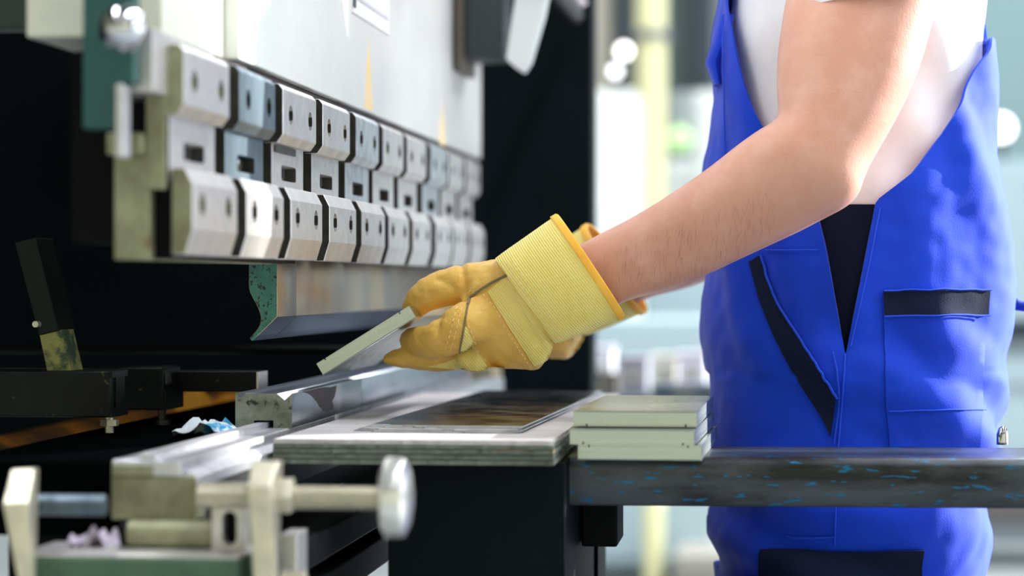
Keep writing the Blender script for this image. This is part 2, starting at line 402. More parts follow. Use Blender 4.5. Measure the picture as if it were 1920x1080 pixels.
# ------------------------------------------------------------------ tool clamps
def hole_cut(y, z, r, xf, depth=.02): return lathe((xf - depth, y, z), (1, 0, 0), [(0, r), (depth + .02, r)], 24)
up_prof = [(XF, .131), (XF, .171), (XF - .004, .176), (XF - .018, .176), (XF - .018, .1235), (XF - .0055, .1235)]
up = prism(up_prof, Y0, Y0 + LEN, .0007, 1)
for fr in (.22, .81): up = bake(up, [('BOOLEAN', dict(cut=hole_cut(Y0 + LEN * fr, .150, .0088, XF, .011), solver='EXACT', operation='DIFFERENCE'))])
XL = -0.4275
lo_prof = [(XL, .039), (XL, .073), (XL - .006, .0845), (XL - .016, .0845), (XL - .016, .0205), (XL - .0056, .0205)]
lo = prism(lo_prof, Y0, Y0 + LEN, .0007, 1)
for fr in (.20, .79): lo = bake(lo, [('BOOLEAN', dict(cut=hole_cut(Y0 + LEN * fr, .058, .0092, XL, .011), solver='EXACT', operation='DIFFERENCE'))])
XM = -0.4455
mid = box(XM - .017, XM, Y0 + .001, Y0 + LEN - .001, .074, .1285, .0008)
slot = bev(prism([(XM - .03, .0925), (XM + .01, .0925), (XM + .01, .1065), (XM - .03, .1065)], Y0 + LEN * .30, Y0 + LEN * .75), 0)
bm_slot = prism([(0, 0)] * 0 or [(XM - .013, .0922), (XM + .01, .0922), (XM + .01, .1062), (XM - .013, .1062)], Y0 + LEN * .30, Y0 + LEN * .75, .003)
mid = bake(mid, [('BOOLEAN', dict(cut=bm_slot, solver='EXACT', operation='DIFFERENCE'))])
cl_org = Vector((-.447, Y0 + LEN / 2, .0205))
steel_cl = [steel, steel_blue, steel, steel, M('steel_cool', (208, 212, 214), .36, .8, var=(168, 176, 182), vs=50, rvar=.12)] + [steel] * 5
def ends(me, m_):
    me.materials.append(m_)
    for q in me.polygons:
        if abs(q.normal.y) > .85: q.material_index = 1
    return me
end_shade = M('shaded_block_end', (72, 70, 66), .55, .7, var=(50, 48, 46), vs=60, bump=.2, bs=300)  # shade on the clamp end faces, put into a darker steel colour
up_m = [mk_mesh('upper_block', up, m_, cl_org, 8) for m_ in (steel, steel_blue, steel_cl[4])]
mid_m = [mk_mesh('slot_plate', mid, m_, cl_org, 8) for m_ in (steel, steel_blue, steel_cl[4])]
lo_m = mk_mesh('lower_block', lo, steel, cl_org, 8)
for q in up_m + mid_m + [lo_m]: ends(q, end_shade)
up0 = ends(mk_mesh('upper_block', up, steel, cl_org, 8), olive); lo0 = ends(mk_mesh('lower_block', lo, steel, cl_org, 8), olive)  # nearest clamp's ends coloured for the dim olive front light
def screw(y, z, xf, r):
    return lathe((xf - .0105, y, z), (1, 0, 0), [(0, r), (.005, r), (.0055, r * .9), (.0055, r * .5), (.002, r * .48), (.0015, .0005)], 18)
scr = [mk_mesh('socket_screw', screw(Y0 + LEN * fr, z, xf_, .0078), steel_dark, cl_org, 35) for fr, z, xf_ in ((.22, .150, XF), (.81, .150, XF), (.20, .058, XL), (.79, .058, XL))]
spacer = mk_mesh('shim', box(XM - .012, XM + .002, Y0 + .01, Y0 + .1, .1165, .1225), steel_dark, cl_org)
slot_back = mk_mesh('slot_bolt', lathe((XM - .0125, Y0 + LEN * .55, .0992), (1, 0, 0), [(0, .006), (.006, .006), (.007, .004)], 12), hole, cl_org, 35)
ords = ['first', 'second', 'third', 'fourth', 'fifth', 'sixth', 'seventh', 'eighth', 'ninth', 'tenth']
rng = random.Random(3)
for kx in range(NCL):
    lab = '%s steel tool clamp along the ram, counted from the near end' % ords[kx]
    if kx == 0: lab = 'nearest steel tool clamp, below the bright end block of the ram'
    if kx == 1: lab = 'second tool clamp from the near end, with bluish upper block'
    if kx == NCL - 1: lab = 'farthest steel tool clamp, at the far end of the row'
    jx = rng.uniform(-.0012, .0012)
    t = thing('tool_clamp', lab, 'clamp', cl_org + Vector((jx if kx else 0, PITCH * kx, 0)), 'tool clamps along the press brake ram')
    mi = {1: 1, 4: 2, 7: 2}.get(kx, 0)
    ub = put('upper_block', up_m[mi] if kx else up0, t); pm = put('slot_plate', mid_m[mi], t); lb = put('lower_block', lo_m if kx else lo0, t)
    if kx in (1, 2, 4, 6): ub.rotation_euler = (0, 0, {1: .012, 2: -.010, 4: .006, 6: -.006}[kx])
    put('socket_screw', scr[0], ub); put('socket_screw', scr[1], ub); put('socket_screw', scr[2], lb); put('socket_screw', scr[3], lb)
    put('slot_bolt', slot_back, pm)
    if kx == 2: put('shim', spacer, t)

# ------------------------------------------------------------------ punches
DP = 2.30
pp = [(xw(a, DP), zw(b2, DP)) for a, b2 in ((466, 478), (466, 540), (468, 548), (474, 560), (480, 570), (485, 581), (488.5, 592), (489, 600), (487, 609), (481, 619), (467.5, 634), (471, 639), (485, 628), (500, 614), (520.5, 594), (520.5, 478))]
pm_ = M('punch_steel', (176, 168, 160), 0.34, 1.0, var=(158, 148, 140), vs=7, stretch=(1, 1, .3), rvar=.06, var2=(196, 178, 150), v2s=9, v2lo=.5, v2hi=.7)
def punch(y0, y1, label):
    g = prism(pp, y0, y1, .0004)
    t = thing('bending_punch', label, 'punch', (xw(490, DP), (y0 + y1) / 2, zw(639, DP)), 'bending punches under the ram clamps')
    part('punch_body', g, pm_, t, sm=25)
    part('tip_reflection', prism([(xw(a, DP) + .0003, zw(b2, DP) - .0003) for a, b2 in ((520.5, 594.5), (500, 614), (485, 628), (471.5, 638.5), (472.5, 637.5), (500, 612.5), (519.5, 593.5))], y0 + .0007, y1), M('reflected_blue', (92, 106, 134), .26, 1.0, var=(76, 90, 116), vs=10), t, label='dark blue reflection on the tip face')  # strip painted as the dark blue reflection on the punch flare
    e = [(x + (.0005 if x < -.49 else -.0005), z) for x, z in pp]
    part('painted_end', prism(e[:12] + [(xw(484, DP), zw(627, DP)), (xw(499, DP), zw(613, DP)), (xw(519.5, DP), zw(593, DP)), (xw(519.5, DP), zw(478, DP))], y0 - .0006, y0 + .0006), green_chip, t, label='chipped green paint on the end face')
yp = yd(DP, xw(500, DP)); yq = yd(DP * 941 / 905, xw(520, DP))
punch(yp, yq - .0006, 'short gooseneck punch segment with green painted end')
punch(yq + .0006, 3.46, 'long gooseneck punch bar behind the glove')

# ------------------------------------------------------------------ dies
DD = 2.25
dp = [(xw(a, DD), zw(b2, DD)) for a, b2 in ((440, 802), (440, 737), (451, 747), (460, 737.5), (520, 737.5), (534.5, 750), (548.5, 737.5), (548.5, 802), (513, 802), (513, 788), (476, 788), (476, 802))]
dm_ = M('die_steel', (180, 188, 196), 0.3, 1.0, var=(162, 172, 182), vs=8, stretch=(1, 1, .3), rvar=.05, bump=.08, bs=300)
dend = M('die_end_steel', (150, 156, 146), 0.45, 0.7, var=(112, 118, 104), vs=55, var2=(56, 62, 56), v2s=120, v2lo=.62, v2hi=.7, bump=.25, bs=250)
def die(y0, y1, label):
    t = thing('bending_die', label, 'die', (xw(495, DD), (y0 + y1) / 2, zw(802, DD)), 'bending dies on the bed rail')
    part('die_body', prism(dp, y0, y1, .0004), dm_, t, sm=25)
    part('die_end', prism([(x * .9995 - .0002, z - .0002) for x, z in dp], y0 - .0006, y0 + .0004), dend, t, label='dull end face')
    return t
yy0 = yd(DD, xw(500, DD)); yy1 = yd(DD * 913 / 784, xw(548, DD))
t = die(yy0, yy1, 'near die block with V grooves and a dark red paint mark')
mk = [(565, 727), (572, 736), (578, 738), (584, 742), (590, 749), (595, 755), (599, 763), (604, 766), (606, 771), (610, 768), (613, 772), (617, 768), (623, 768), (625, 760), (622, 752), (627, 744), (629, 735), (631, 723), (620, 726), (605, 724), (590, 728), (580, 728)]
v = []
for a, b2 in mk:
    dd = F * abs(xw(548.5, DD)) / (1461 - a) / c_; v.append(Vector((xw(548.5, DD) + .0003, yd(dd, xw(548, DD)), min(zw(b2, dd), zw(737.5, DD) - .0008))))
n = len(v); part('paint_mark', (v + [p - Vector((.0004, 0, 0)) for p in v], [list(range(n)), list(range(2 * n - 1, n - 1, -1))] + [[i, (i + 1) % n, (i + 1) % n + n, i + n] for i in range(n)]), red_mark, t, label='dark red paint mark')
die(yy1 + .0012, 3.5, 'far die block on the rail, beyond the glove')

# ------------------------------------------------------------------ die rail
DR = 1.84
t = thing('die_rail', 'long pale steel rail carrying the dies, its end block in front', 'rail', (-.478, 2.6, -.183))
y0 = yd(DR, -.48)
part('rail_top', box(xw(208, DR), xw(340, DR), y0, 3.55, -.1475, -.1352, .0012), steel_pol, t, label='bright upper flange')
part('tongue', box(xw(262, DR), xw(289, DR), y0 + .002, 3.55, -.1352, -.1300, .0006), steel_pol, t)
part('rail_flange', prism([(xw(338, DR), -.1475), (xw(338, DR), -.1560), (xw(372, DR), -.1560), (xw(372, DR), -.1475), (xw(350, DR), -.1425)], y0 + .004, 2.15, .001), steel_pol, t)
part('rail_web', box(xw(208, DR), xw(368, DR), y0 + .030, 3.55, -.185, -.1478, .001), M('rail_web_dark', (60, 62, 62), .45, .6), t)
part('end_block', box(xw(206, DR), xw(370, DR), y0, y0 + .03, zw(975, DR), -.1478, .0015), olive, t, label='olive toned end block')
part('side_slot', box(xw(372, DR) - .004, xw(372, DR) - .0005, y0 + .05, y0 + .062, -.176, -.158), black, t)
part('key_bar', box(xw(208, DR), xw(288, DR), y0 - .0015, y0 + .003, -.1475, -.139, .0008), olive, t)

# ------------------------------------------------------------------ adjusting fixture in the foreground
DX = 1.80; sc = DX / F
fx = thing('stop_fixture', 'adjusting fixture with two upright plates, threaded screws and a round knob', 'fixture', (xw(300, DX), yd(DX, -.46), zw(1180, DX)))
def leaning(poly_front, d0, top, d1, th):
    """upright plate: front face polygon, top chamfer leaning back"""
    fr = [W(a, b2, d0) for a, b2 in poly_front]         # tl, tr, br, bl
    tp = [W(a, b2, d1) for a, b2 in top]                # back edge of the chamfer: l, r
    bk = [W(poly_front[3][0], poly_front[3][1], d1 + th), W(poly_front[2][0], poly_front[2][1], d1 + th)]
    v = fr + tp + [tp[0] + Vector((0, th, 0)), tp[1] + Vector((0, th, 0))] + bk
    f = [[0, 1, 2, 3], [4, 5, 1, 0], [6, 7, 5, 4], [8, 9, 7, 6], [3, 2, 9, 8], [0, 3, 8, 6, 4], [1, 5, 7, 9, 2]]
    return bev((v, f), .0012)
part('upright_plate', leaning([(4, 946), (52, 944), (66, 1120), (40, 1120)], 1.755, [(20, 881), (64, 879)], 1.775, .012), zinc, fx, label='left zinc plated upright plate')
part('upright_plate', leaning([(464, 913), (506, 913), (520, 1120), (478, 1120)], 1.755, [(471, 866), (523, 866)], 1.785, .016), zinc, fx, label='right zinc plated upright plate')
def thread(px0, px1, py, d, r, pitch):
    x0, x1 = xw(px0, d), xw(px1, d); n = int((x1 - x0) / pitch); pr = [(0, r * .9)]
    for i in range(n): pr += [(i * pitch + pitch * .25, r), (i * pitch + pitch * .5, r), (i * pitch + pitch * .75, r * .88), (i * pitch + pitch, r * .88)]
    return lathe((x0, yd(d, x0), zw(py, d)), (1, 0, 0), pr, 20)
part('threaded_screw', thread(58, 207, 946, 1.80, 20.5 * sc, .0022), steel_blue, fx, sm=30, label='left threaded screw')
s2 = part('threaded_screw', thread(372, 724, 931, 1.80, 22 * sc, .0022), zinc, fx, sm=30, label='right threaded screw')
hx = lathe((xw(512, 1.79), yd(1.79, -.41), zw(928, 1.79)), (1, 0, 0), [(0, .0132), (.001, .0142), (.0145, .0142), (.0158, .0132)], 6)
part('hex_nut', hx, zinc, s2, label='hex nut behind the right plate')
kx0 = xw(719, 1.79)
part('round_knob', lathe((kx0, yd(1.79, kx0), zw(933, 1.79)), (1, 0, 0), [(0, .026), (.0012, .0288), (.003, .0302), (.0135, .0302), (.0165, .0285), (.0195, .022), (.0215, .012), (.0222, .001)], 40), M('satin_knob', (226, 226, 222), .25, .7), fx, sm=35, label='round polished knob')
part('base_bar', box(xw(42, 1.79), xw(466, 1.79), yd(1.77, -.5), yd(1.86, -.5), zw(1160, 1.79), zw(1041, 1.79), .002), green_base, fx, label='green painted base bar')
part('base_cover', box(xw(44, 1.79), xw(464, 1.79), yd(1.772, -.5), yd(1.86, -.5), zw(1041, 1.79), zw(1035, 1.79), .001), steel, fx)
rx0 = xw(232, 1.81)
part('roller', lathe((rx0, yd(1.825, rx0), zw(1004, 1.81)), (1, 0, 0), [(0, 24 * sc), (.001, 26.5 * sc), (166 * sc, 26.5 * sc)], 28), olive, fx, sm=True, label='olive toned roller')
part('roller_cap', lathe((rx0 - .005, yd(1.825, rx0), zw(1004, 1.81)), (1, 0, 0), [(0, 24 * sc), (.005, 25 * sc)], 28), black, fx, sm=True)
br = box(xw(396, 1.80), xw(464, 1.80), yd(1.80, -.42), yd(1.80, -.42) + .012, zw(1036, 1.80), zw(946, 1.80), .0012)
cutb = lathe((xw(431, 1.8), yd(1.78, -.41), zw(972, 1.8)), (0, 1, 0), [(0, 14 * sc), (.06, 14 * sc)], 20); cutb2 = lathe((xw(431, 1.8), yd(1.78, -.41), zw(1008, 1.8)), (0, 1, 0), [(0, 14 * sc), (.06, 14 * sc)], 20)
cutb3 = box(xw(431, 1.8) - 14 * sc, xw(431, 1.8) + 14 * sc, yd(1.78, -.41), yd(1.86, -.41), zw(1008, 1.8), zw(972, 1.8))
for cc in (cutb, cutb2, cutb3): br = bake(br, [('BOOLEAN', dict(cut=cc, solver='EXACT', operation='DIFFERENCE'))])
part('slotted_bracket', br, steel, fx, sm=30, label='slotted steel bracket')
part('slot_backing', box(xw(400, 1.82), xw(462, 1.82), yd(1.815, -.42), yd(1.82, -.42), zw(1034, 1.82), zw(950, 1.82)), black, fx)
part('upper_rod', lathe((xw(376, 1.83), yd(1.835, -.44), zw(921, 1.83)), (1, 0, 0), [(0, 17 * sc), (92 * sc, 17 * sc)], 20), zinc, fx, sm=True)
part('side_block', box(xw(530, 1.84), xw(562, 1.84), yd(1.83, -.37), yd(1.87, -.37), zw(1120, 1.84), zw(998, 1.84), .001), steel, fx)
part('lower_nut', lathe((xw(530, 1.80), yd(1.80, -.37), zw(1094, 1.80)), (1, 0, 0), [(0, .010), (.016, .010), (.018, .008)], 6), zinc, fx)
# rag lying behind the base
def crumple(px0, px1, py, d, sx, sy, amp, seed):
    nx, ny = 16, 10; v = []; f = []; c0 = W((px0 + px1) / 2, py, d)
    for j in range(ny + 1):
        for i in range(nx + 1):
            a, b2 = i / nx - .5, j / ny - .5
            h = noise.noise(Vector((a * 3.1 + seed, b2 * 2.7, seed))) + .5 * noise.noise(Vector((a * 7 + seed, b2 * 6, 2)))
            v.append(c0 + Vector((a * sx * (1 - .3 * abs(b2)), b2 * sy, amp * (h + .7) * (1 - (2 * abs(a)) ** 3 * .6))))
    for j in range(ny):
        for i in range(nx): q = j * (nx + 1) + i; f.append([q, q + 1, q + nx + 2, q + nx + 1])
    m = len(v); return v + [p - Vector((0, 0, .0006)) for p in v], f + [[i + m for i in reversed(q)] for q in f]
solo('cleaning_rag', crumple(130, 222, 1034, 1.84, .040, .04, .017, 3.3), M('rag', (206, 196, 214), .8), 'crumpled pale lilac rag lying behind the green base bar', 'rag', sm=60)
pz = -.1425
pp_c = W(392, 800, 2.24)
g = crumple(338, 440, 800, 2.24, .062, .06, .015, 8.1)
dz = pz - min(p.z for p in g[0]); g = ([p + Vector((0, 0, dz)) for p in g[0]], g[1])
solo('paper_scrap', g, M('blue_white_paper', (226, 238, 246), .7, var=(60, 168, 220), vs=38, vlo=.55, vhi=.6), 'crumpled white and blue paper scrap beside the near die block', 'paper', sm=60)

# ------------------------------------------------------------------ back gauge
bg = thing('back_gauge', 'dark back gauge with stacked arms and a tilted stop bar', 'gauge', (xw(100, 2.3), yd(2.3, -.65), zw(785, 2.3)))
def arm(pr, d, dd, py0, py1, x_left, end=None):
    xr = xw(pr, d); y0 = yd(d, xr); z0, z1 = zw(py1, d), zw(py0, d)
    return x_left, xr, y0, y0 + dd, z0, z1
a = arm(205, 2.25, .055, 697, 783, -1.05); part('gauge_arm', box(*a, .0015), gauge_mat, bg, label='nearest dark gauge arm')
for zz in ((a[4], a[4] + .008), (a[5] - .006, a[5])):
    part('arm_flange', box(a[1], a[1] + .0025, a[2], a[3], *zz), gauge_mat, bg)
part('arm_rib', box(a[1], a[1] + .002, a[2] + .016, a[2] + .024, a[4], a[5]), gauge_mat, bg)
a = arm(306, 2.40, .07, 690, 769, -1.05); part('gauge_arm', box(*a, .0015), gauge_mat, bg, label='middle black gauge arm')
part('arm_flange', box(a[1], a[1] + .003, a[2], a[3], a[4], a[4] + .02), gauge_mat, bg)
a = arm(481, 2.45, .045, 697, 735, -.85)
fg = part('gauge_finger', box(*a, .0008), gauge_mat, bg, label='gauge finger with bright ground tip')
part('finger_tip', box(a[1] - .0005, a[1] + .002, a[2] + .0005, a[3] - .0005, a[4] + .0005, a[5] - .0005), steel, fg)
def hexbolt(px, py0, py1, hw, d, mat, hr):
    x = xw(px, d); y = yd(d, x) + .015
    return join(lathe((x, y, zw(py1, d)), (0, 0, 1), [(0, hr * .9), (.001, hr), (.006, hr), (.0065, hr * .8), (.0065, hw), (zw(py0, d) - zw(py1, d), hw)], 12))
part('adjusting_bolt', hexbolt(297, 766, 800, .0042, 2.41, black, .0085), steel_dark, bg, sm=30)
part('adjusting_bolt', hexbolt(197, 780, 836, .0042, 2.28, black, .0075), zinc, bg, sm=30)
part('bolt_nut', lathe((xw(197, 2.28), yd(2.28, xw(197, 2.28)) + .015, zw(800, 2.28)), (0, 0, 1), [(0, .009), (.006, .009)], 6), zinc, bg)
part('bolt_block', pbox(184, 226, 832, 858, 2.28, .03, .001), gauge_mat, bg)
# tilted stop bar
def slab(quad, d, th):
    v = [W(a, b2, d) for a, b2 in quad]; n = len(v); v2 = v + [p + Vector((0, th, 0)) for p in v]
    return bev((v2, [list(range(n)), list(range(2 * n - 1, n - 1, -1))] + [[i, (i + 1) % n, (i + 1) % n + n, i + n] for i in range(n)]), .001)
part('stop_bar', slab([(27, 455), (68, 445), (110, 620), (73, 629)], 2.28, .055), gauge_mat, bg, label='tilted dark green stop bar')
part('stop_foot', slab([(73, 625), (115, 618), (134, 698), (88, 698)], 2.284, .04), M('yellow_worn', (150, 150, 84), .5, 0.2, var=(52, 74, 54), vs=34, vlo=.45, vhi=.55), bg, label='worn yellow green foot of the stop bar')
part('pivot_pin', lathe(W(66, 608, 2.27), (0, 1, 0), [(0, .003), (.02, .003)], 10), zinc, bg)
part('cross_shaft', lathe((-1.05, yd(2.9, -.7), zw(655, 2.9)), (1, 0, 0), [(0, .005), (.55, .005)], 12), black, bg, sm=True)
solo('orange_guide_rod', lathe((-.86, 2.35, -.215), (0, 1, 0), [(0, .045), (1.4, .045)], 20), orange, 'thick orange rod running through the dark machine throat', 'rod', sm=True)
for px, py, d, r in ((357, 762, 3.0, .020), (428, 768, 3.05, .020)):
    o_ = W(px, py, d)
    solo('orange_collar', lathe((o_.x, o_.y, o_.z), (0, 1, 0), [(0, r * .7), (.002, r), (.03, r), (.034, r * .7)], 24), M('orange_bright', (255, 176, 40), .35), 'round orange collar behind the gauge finger, %s' % ('farther from the die' if px < 400 else 'next to the die'), 'collar', sm=35)

# ------------------------------------------------------------------ work table: pedestal, beam, board
xb0, xb1 = xw(505, 2.07), xw(1040, 2.07); yb = yd(2.07, -.3)
ZB = -.135; ZU = -.156
pd = thing('pedestal', 'black box pedestal holding up the plywood board', 'pedestal', (-.26, 2.45, FL))
part('front_panel', box(xw(724, 2.11), xw(1061, 2.11), yd(2.11, -.26), yd(2.125, -.26), FL, ZU - .001, .0015), black_teal, pd)
part('back_body', box(xw(724, 2.11) + .002, xw(1061, 2.11) - .002, yd(2.125, -.26), 2.62, FL, ZU - .001), black, pd)
part('rear_leg', box(xw(1061, 2.11), xw(1126, 2.5), 2.46, 2.54, FL, zw(950, 2.16)), black, pd)
part('beam_bracket', box(xw(1061, 2.11), xw(1161, 2.3), 2.27, 2.36, zw(1020, 2.3), -.2005, .002), black, pd)
bd = thing('plywood_board', 'worn thick plywood board with chipped green grey edge', 'board', ((xb0 + xb1) / 2, yb + .42, ZU))
def ply(z0, z1, j, mat, name, k):
    r = random.Random(k); n = 60; pts = []
    y1 = yd(2.95, -.3)
    for i in range(n + 1): pts.append((xb0 + (xb1 - xb0) * i / n, yb + j + .0022 * noise.noise(Vector((i * .35, k * 3.1, 0))) + .0012 * noise.noise(Vector((i * 1.3, k, 4)))))
    for i in range(1, 31): pts.append((xb1 - j + .003 * noise.noise(Vector((k * 2.3, i * .4, 1))), yb + (y1 - yb) * i / 30))
    pts.append((xb0 + .002, y1))
    m = len(pts); v = [Vector((a, b2, z0)) for a, b2 in pts] + [Vector((a, b2, z1)) for a, b2 in pts]
    part(name, (v, [list(range(m - 1, -1, -1)), list(range(m, 2 * m))] + [[i, (i + 1) % m, (i + 1) % m + m, i + m] for i in range(m)]), mat, bd)
hs = [0, .0038, .0046, .0086, .0094, .0130, .0138, .0172]
for i in range(4):
    ply(ZU + hs[2 * i], ZU + hs[2 * i + 1], .0008 * (i % 2), wood_edge, 'veneer_layer', i)
    if i < 3: ply(ZU + hs[2 * i + 1], ZU + hs[2 * i + 2], .0022, glue, 'glue_line', 10 + i)
ply(ZU + .0172, ZB, .0018, wood_top, 'top_veneer', 20)

# thin sheets stacked on the board
for i in range(6):
    r = random.Random(40 + i); d0 = 2.165 + .003 * (i % 3) + r.uniform(0, .003); z = ZB + i * .0011
    x0 = xw(652 + (i * 7) % 40, 2.17); x1 = xw(972 + (i % 3) * 5, 2.17); y0 = yd(d0, -.25); y1 = y0 + .70 + .01 * (i % 2)
    n1, n2 = .012, .05 + .012 * i
    P = [(x0, y0 + .012), (x0 + .018, y0 + .012), (x0 + .018, y0), (x1 - n2, y0), (x1 - n2, y0 + .004), (x1 - n2 + n1, y0 + .004), (x1 - n2 + n1, y0), (x1, y0), (x1, y1), (x0, y1)]
    m = len(P); v = [Vector((a, b2, z)) for a, b2 in P] + [Vector((a, b2, z + .0009)) for a, b2 in P]
    g = (v, [list(range(m - 1, -1, -1)), list(range(m, 2 * m))] + [[q, (q + 1) % m, (q + 1) % m + m, q + m] for q in range(m)])
    g = xf(g, -.034 + .004 * (i % 3), ((x0 + x1) / 2, y0, 0))
    lab = ['lowest', 'second lowest', 'third lowest', 'third highest', 'second highest', 'topmost'][i] + ' thin metal sheet in the flat stack on the plywood board'
    solo('metal_sheet', g, sheet, lab, 'sheet', 'flat metal sheets on the plywood board')

# steel beam in front of the worker
bx = thing('steel_beam', 'dark steel beam with flaked blue paint in front of the worker', 'beam', (.3, 2.24, -.2))
pb_ = []
Yb = yd(2.16, -.1)
def rbeam(y0, y1, z0, z1, r):
    pts = []
    for cy, cz, a0 in ((y0 + r, z1 - r, 90), (y1 - r, z1 - r, 0), (y1 - r, z0 + r * .4, -90), (y0 + r * .4, z0 + r * .4, 180)):
        pass
    for i in range(9): q = math.radians(180 - 90 * i / 8); pts.append((y0 + r + r * math.cos(q), z1 - r + r * math.sin(q)))
    for i in range(9): q = math.radians(90 - 90 * i / 8); pts.append((y1 - r + r * math.cos(q), z1 - r + r * math.sin(q)))
    pts += [(y1, z0 + .002), (y1 - .002, z0), (y0 + .002, z0), (y0, z0 + .002)]
    return pts
sec = rbeam(Yb, Yb + .155, -.200, -.156, .011); n = len(sec); v = []
xa, xz = xw(1061, 2.16) + .001, 1.25
for X in (xa, xz): v += [Vector((X, a, b2)) for a, b2 in sec]
f = [[i, (i + 1) % n, (i + 1) % n + n, i + n] for i in range(n)] + [list(range(n)), list(range(2 * n - 1, n - 1, -1))]
g = xf((v, f), .035, (xa, Yb, 0))
part('beam_body', g, beam_m, bx, sm=50)
g2 = xf(box(xa + .9, xa + .97, Yb + .03, Yb + .12, FL, -.2002, .003), .035, (xa, Yb, 0)); part('beam_leg', g2, beam_m, bx)
part('beam_lug', lathe(W(1880, 822, 2.36) + Vector((0, 0, -.006)), (0, 0, 1), [(0, .006), (.01, .006), (.016, .004), (.018, .001)], 14), chrome, bx, sm=True, label='bright bolt on the beam')

# ------------------------------------------------------------------ folded trays
TL, TW, TH_, TT = .300, .1085, .0135, .0011
def tray_geo():
    """local: x width, y length, z up; sheet base, four walls, inward lips on the short ends, notches"""
    gs = [box(-TW / 2 - .0003, TW / 2 + .0003, -.0003, TL + .0003, 0, TT, .0005)]
    gs.append(box(-TW / 2, -TW / 2 + TT, 0, TL, TT, TH_)); gs.append(box(TW / 2 - TT, TW / 2, 0, TL, TT, TH_))
    xs = [-TW / 2 + TT, -TW / 2 + .009, -TW / 2 + .0105, TW / 2 - .0125, TW / 2 - .011, TW / 2 - TT]
    for ya, yb2 in ((0, TT), (TL - TT, TL)):
        gs.append(box(xs[0], xs[-1], ya, yb2, TT, TH_ - .0022))
        for i in (0, 2, 4): gs.append(box(xs[i], xs[i + 1], ya, yb2, TH_ - .0022, TH_))
    gs.append(box(-TW / 2 + .0105, TW / 2 - .0125, TT, .007, TH_ - TT, TH_)); gs.append(box(-TW / 2 + .0105, TW / 2 - .0125, TL - .007, TL - TT, TH_ - TT, TH_))
    gs.append(box(-TW / 2 + TT, -TW / 2 + .006, .012, TL - .012, TH_ - TT, TH_)); gs.append(box(TW / 2 - .006, TW / 2 - TT, .012, TL - .012, TH_ - TT, TH_))
    return gs
tg = tray_geo()
tray_base = mk_mesh('tray_base', tg[0], alu); tray_side = [mk_mesh('tray_wall', g, alu) for g in tg[1:3]]
tray_end = [mk_mesh('end_wall', join(*tg[3:7]), alu), mk_mesh('end_wall', join(*tg[7:11]), alu)]
tray_lip = [mk_mesh('lip', g, alu) for g in tg[11:]]
def tray(loc, rot, flip, label, group):
    t = thing('sheet_metal_tray', label, 'tray', loc, group)
    t.rotation_euler = rot
    for nm, me in [('tray_base', tray_base)] + [('tray_wall', m_) for m_ in tray_side] + [('end_wall', m_) for m_ in tray_end] + [('lip', m_) for m_ in tray_lip]:
        o = put(nm, me, t)
        if flip: o.rotation_euler = (0, math.pi, 0); o.location = (0, 0, TH_)
    return t
grp = 'folded sheet metal trays'
zt = -.1558
for px0, px1, d, flip, rz, lab in ((1083, 1315, 2.12, False, -.02, 'bottom sheet metal tray of the stack of three on the beam'),
                                   (1070, 1299, 2.10, True, -.03, 'middle sheet metal tray of the stack of three on the beam'),
                                   (1075, 1306, 2.12, True, -.02, 'top sheet metal tray of the stack of three on the beam')):
    xm = xw((px0 + px1) / 2, d); tray((xm, yd(d, xm), zt), (0, 0, rz), flip, lab, grp); zt += TH_ + .0013
# the tray in the glove: tilted about the machine axis, near end at d = 2.37
hp = W(599.5, 707.5, 2.375); hq = W(787, 592, 2.375)
ex = (hq - hp); ang = math.atan2(ex.z, ex.x)
ctr = (hp + hq) / 2
ht = tray(ctr, (0, -ang, 0), False, 'sheet metal tray held in the glove, tilted on the die', grp)

# ------------------------------------------------------------------ the worker
skin = M('skin', (216, 160, 140), 0.42, 0.0, var=(208, 150, 129), vs=9, vlo=.3, vhi=.75, bump=.25, bs=420, sss=.25, var2=(220, 168, 150), v2s=40, v2lo=.45, v2hi=.75)
shirt_m = M('white_cotton', (232, 232, 240), 0.85, 0.0, var=(224, 224, 234), vs=20, bump=.2, bs=700, sheen=.26)
blue = M('royal_blue_twill', (6, 66, 216), 0.75, 0.0, var=(4, 56, 200), vs=9, bump=.25, bs=800, spec=.2, sheen=.2)
navy = M('navy_twill', (8, 22, 58), 0.85, 0.0, var=(6, 18, 48), vs=20, bump=.3, bs=600, spec=.25)
blue_seam = M('blue_seam', (18, 74, 224), 0.8)
leather = M('yellow_leather', (236, 192, 96), 0.42, 0.0, var=(224, 172, 74), vs=24, vlo=.4, vhi=.7, bump=.45, bs=380, spec=.45)
canvas = M('yellow_canvas', (250, 230, 138), 0.9, 0.0, var=(244, 222, 120), vs=26, wave=(135, .5, (0, math.radians(38), 0)), spec=.15, sheen=.2)
binding_m = M('orange_binding', (246, 186, 66), 0.7, 0.0, var=(238, 172, 50), vs=50, bump=.3, bs=600)
thread_m = M('pale_thread', (244, 226, 168), 0.8)
cord_m = M('grey_cord', (128, 118, 92), 0.8)
DC = 2.52
pr = thing('person', 'worker in blue dungarees, white shirt and yellow gloves holding a metal tray', 'person', (UD(0.36, DC, FL)))

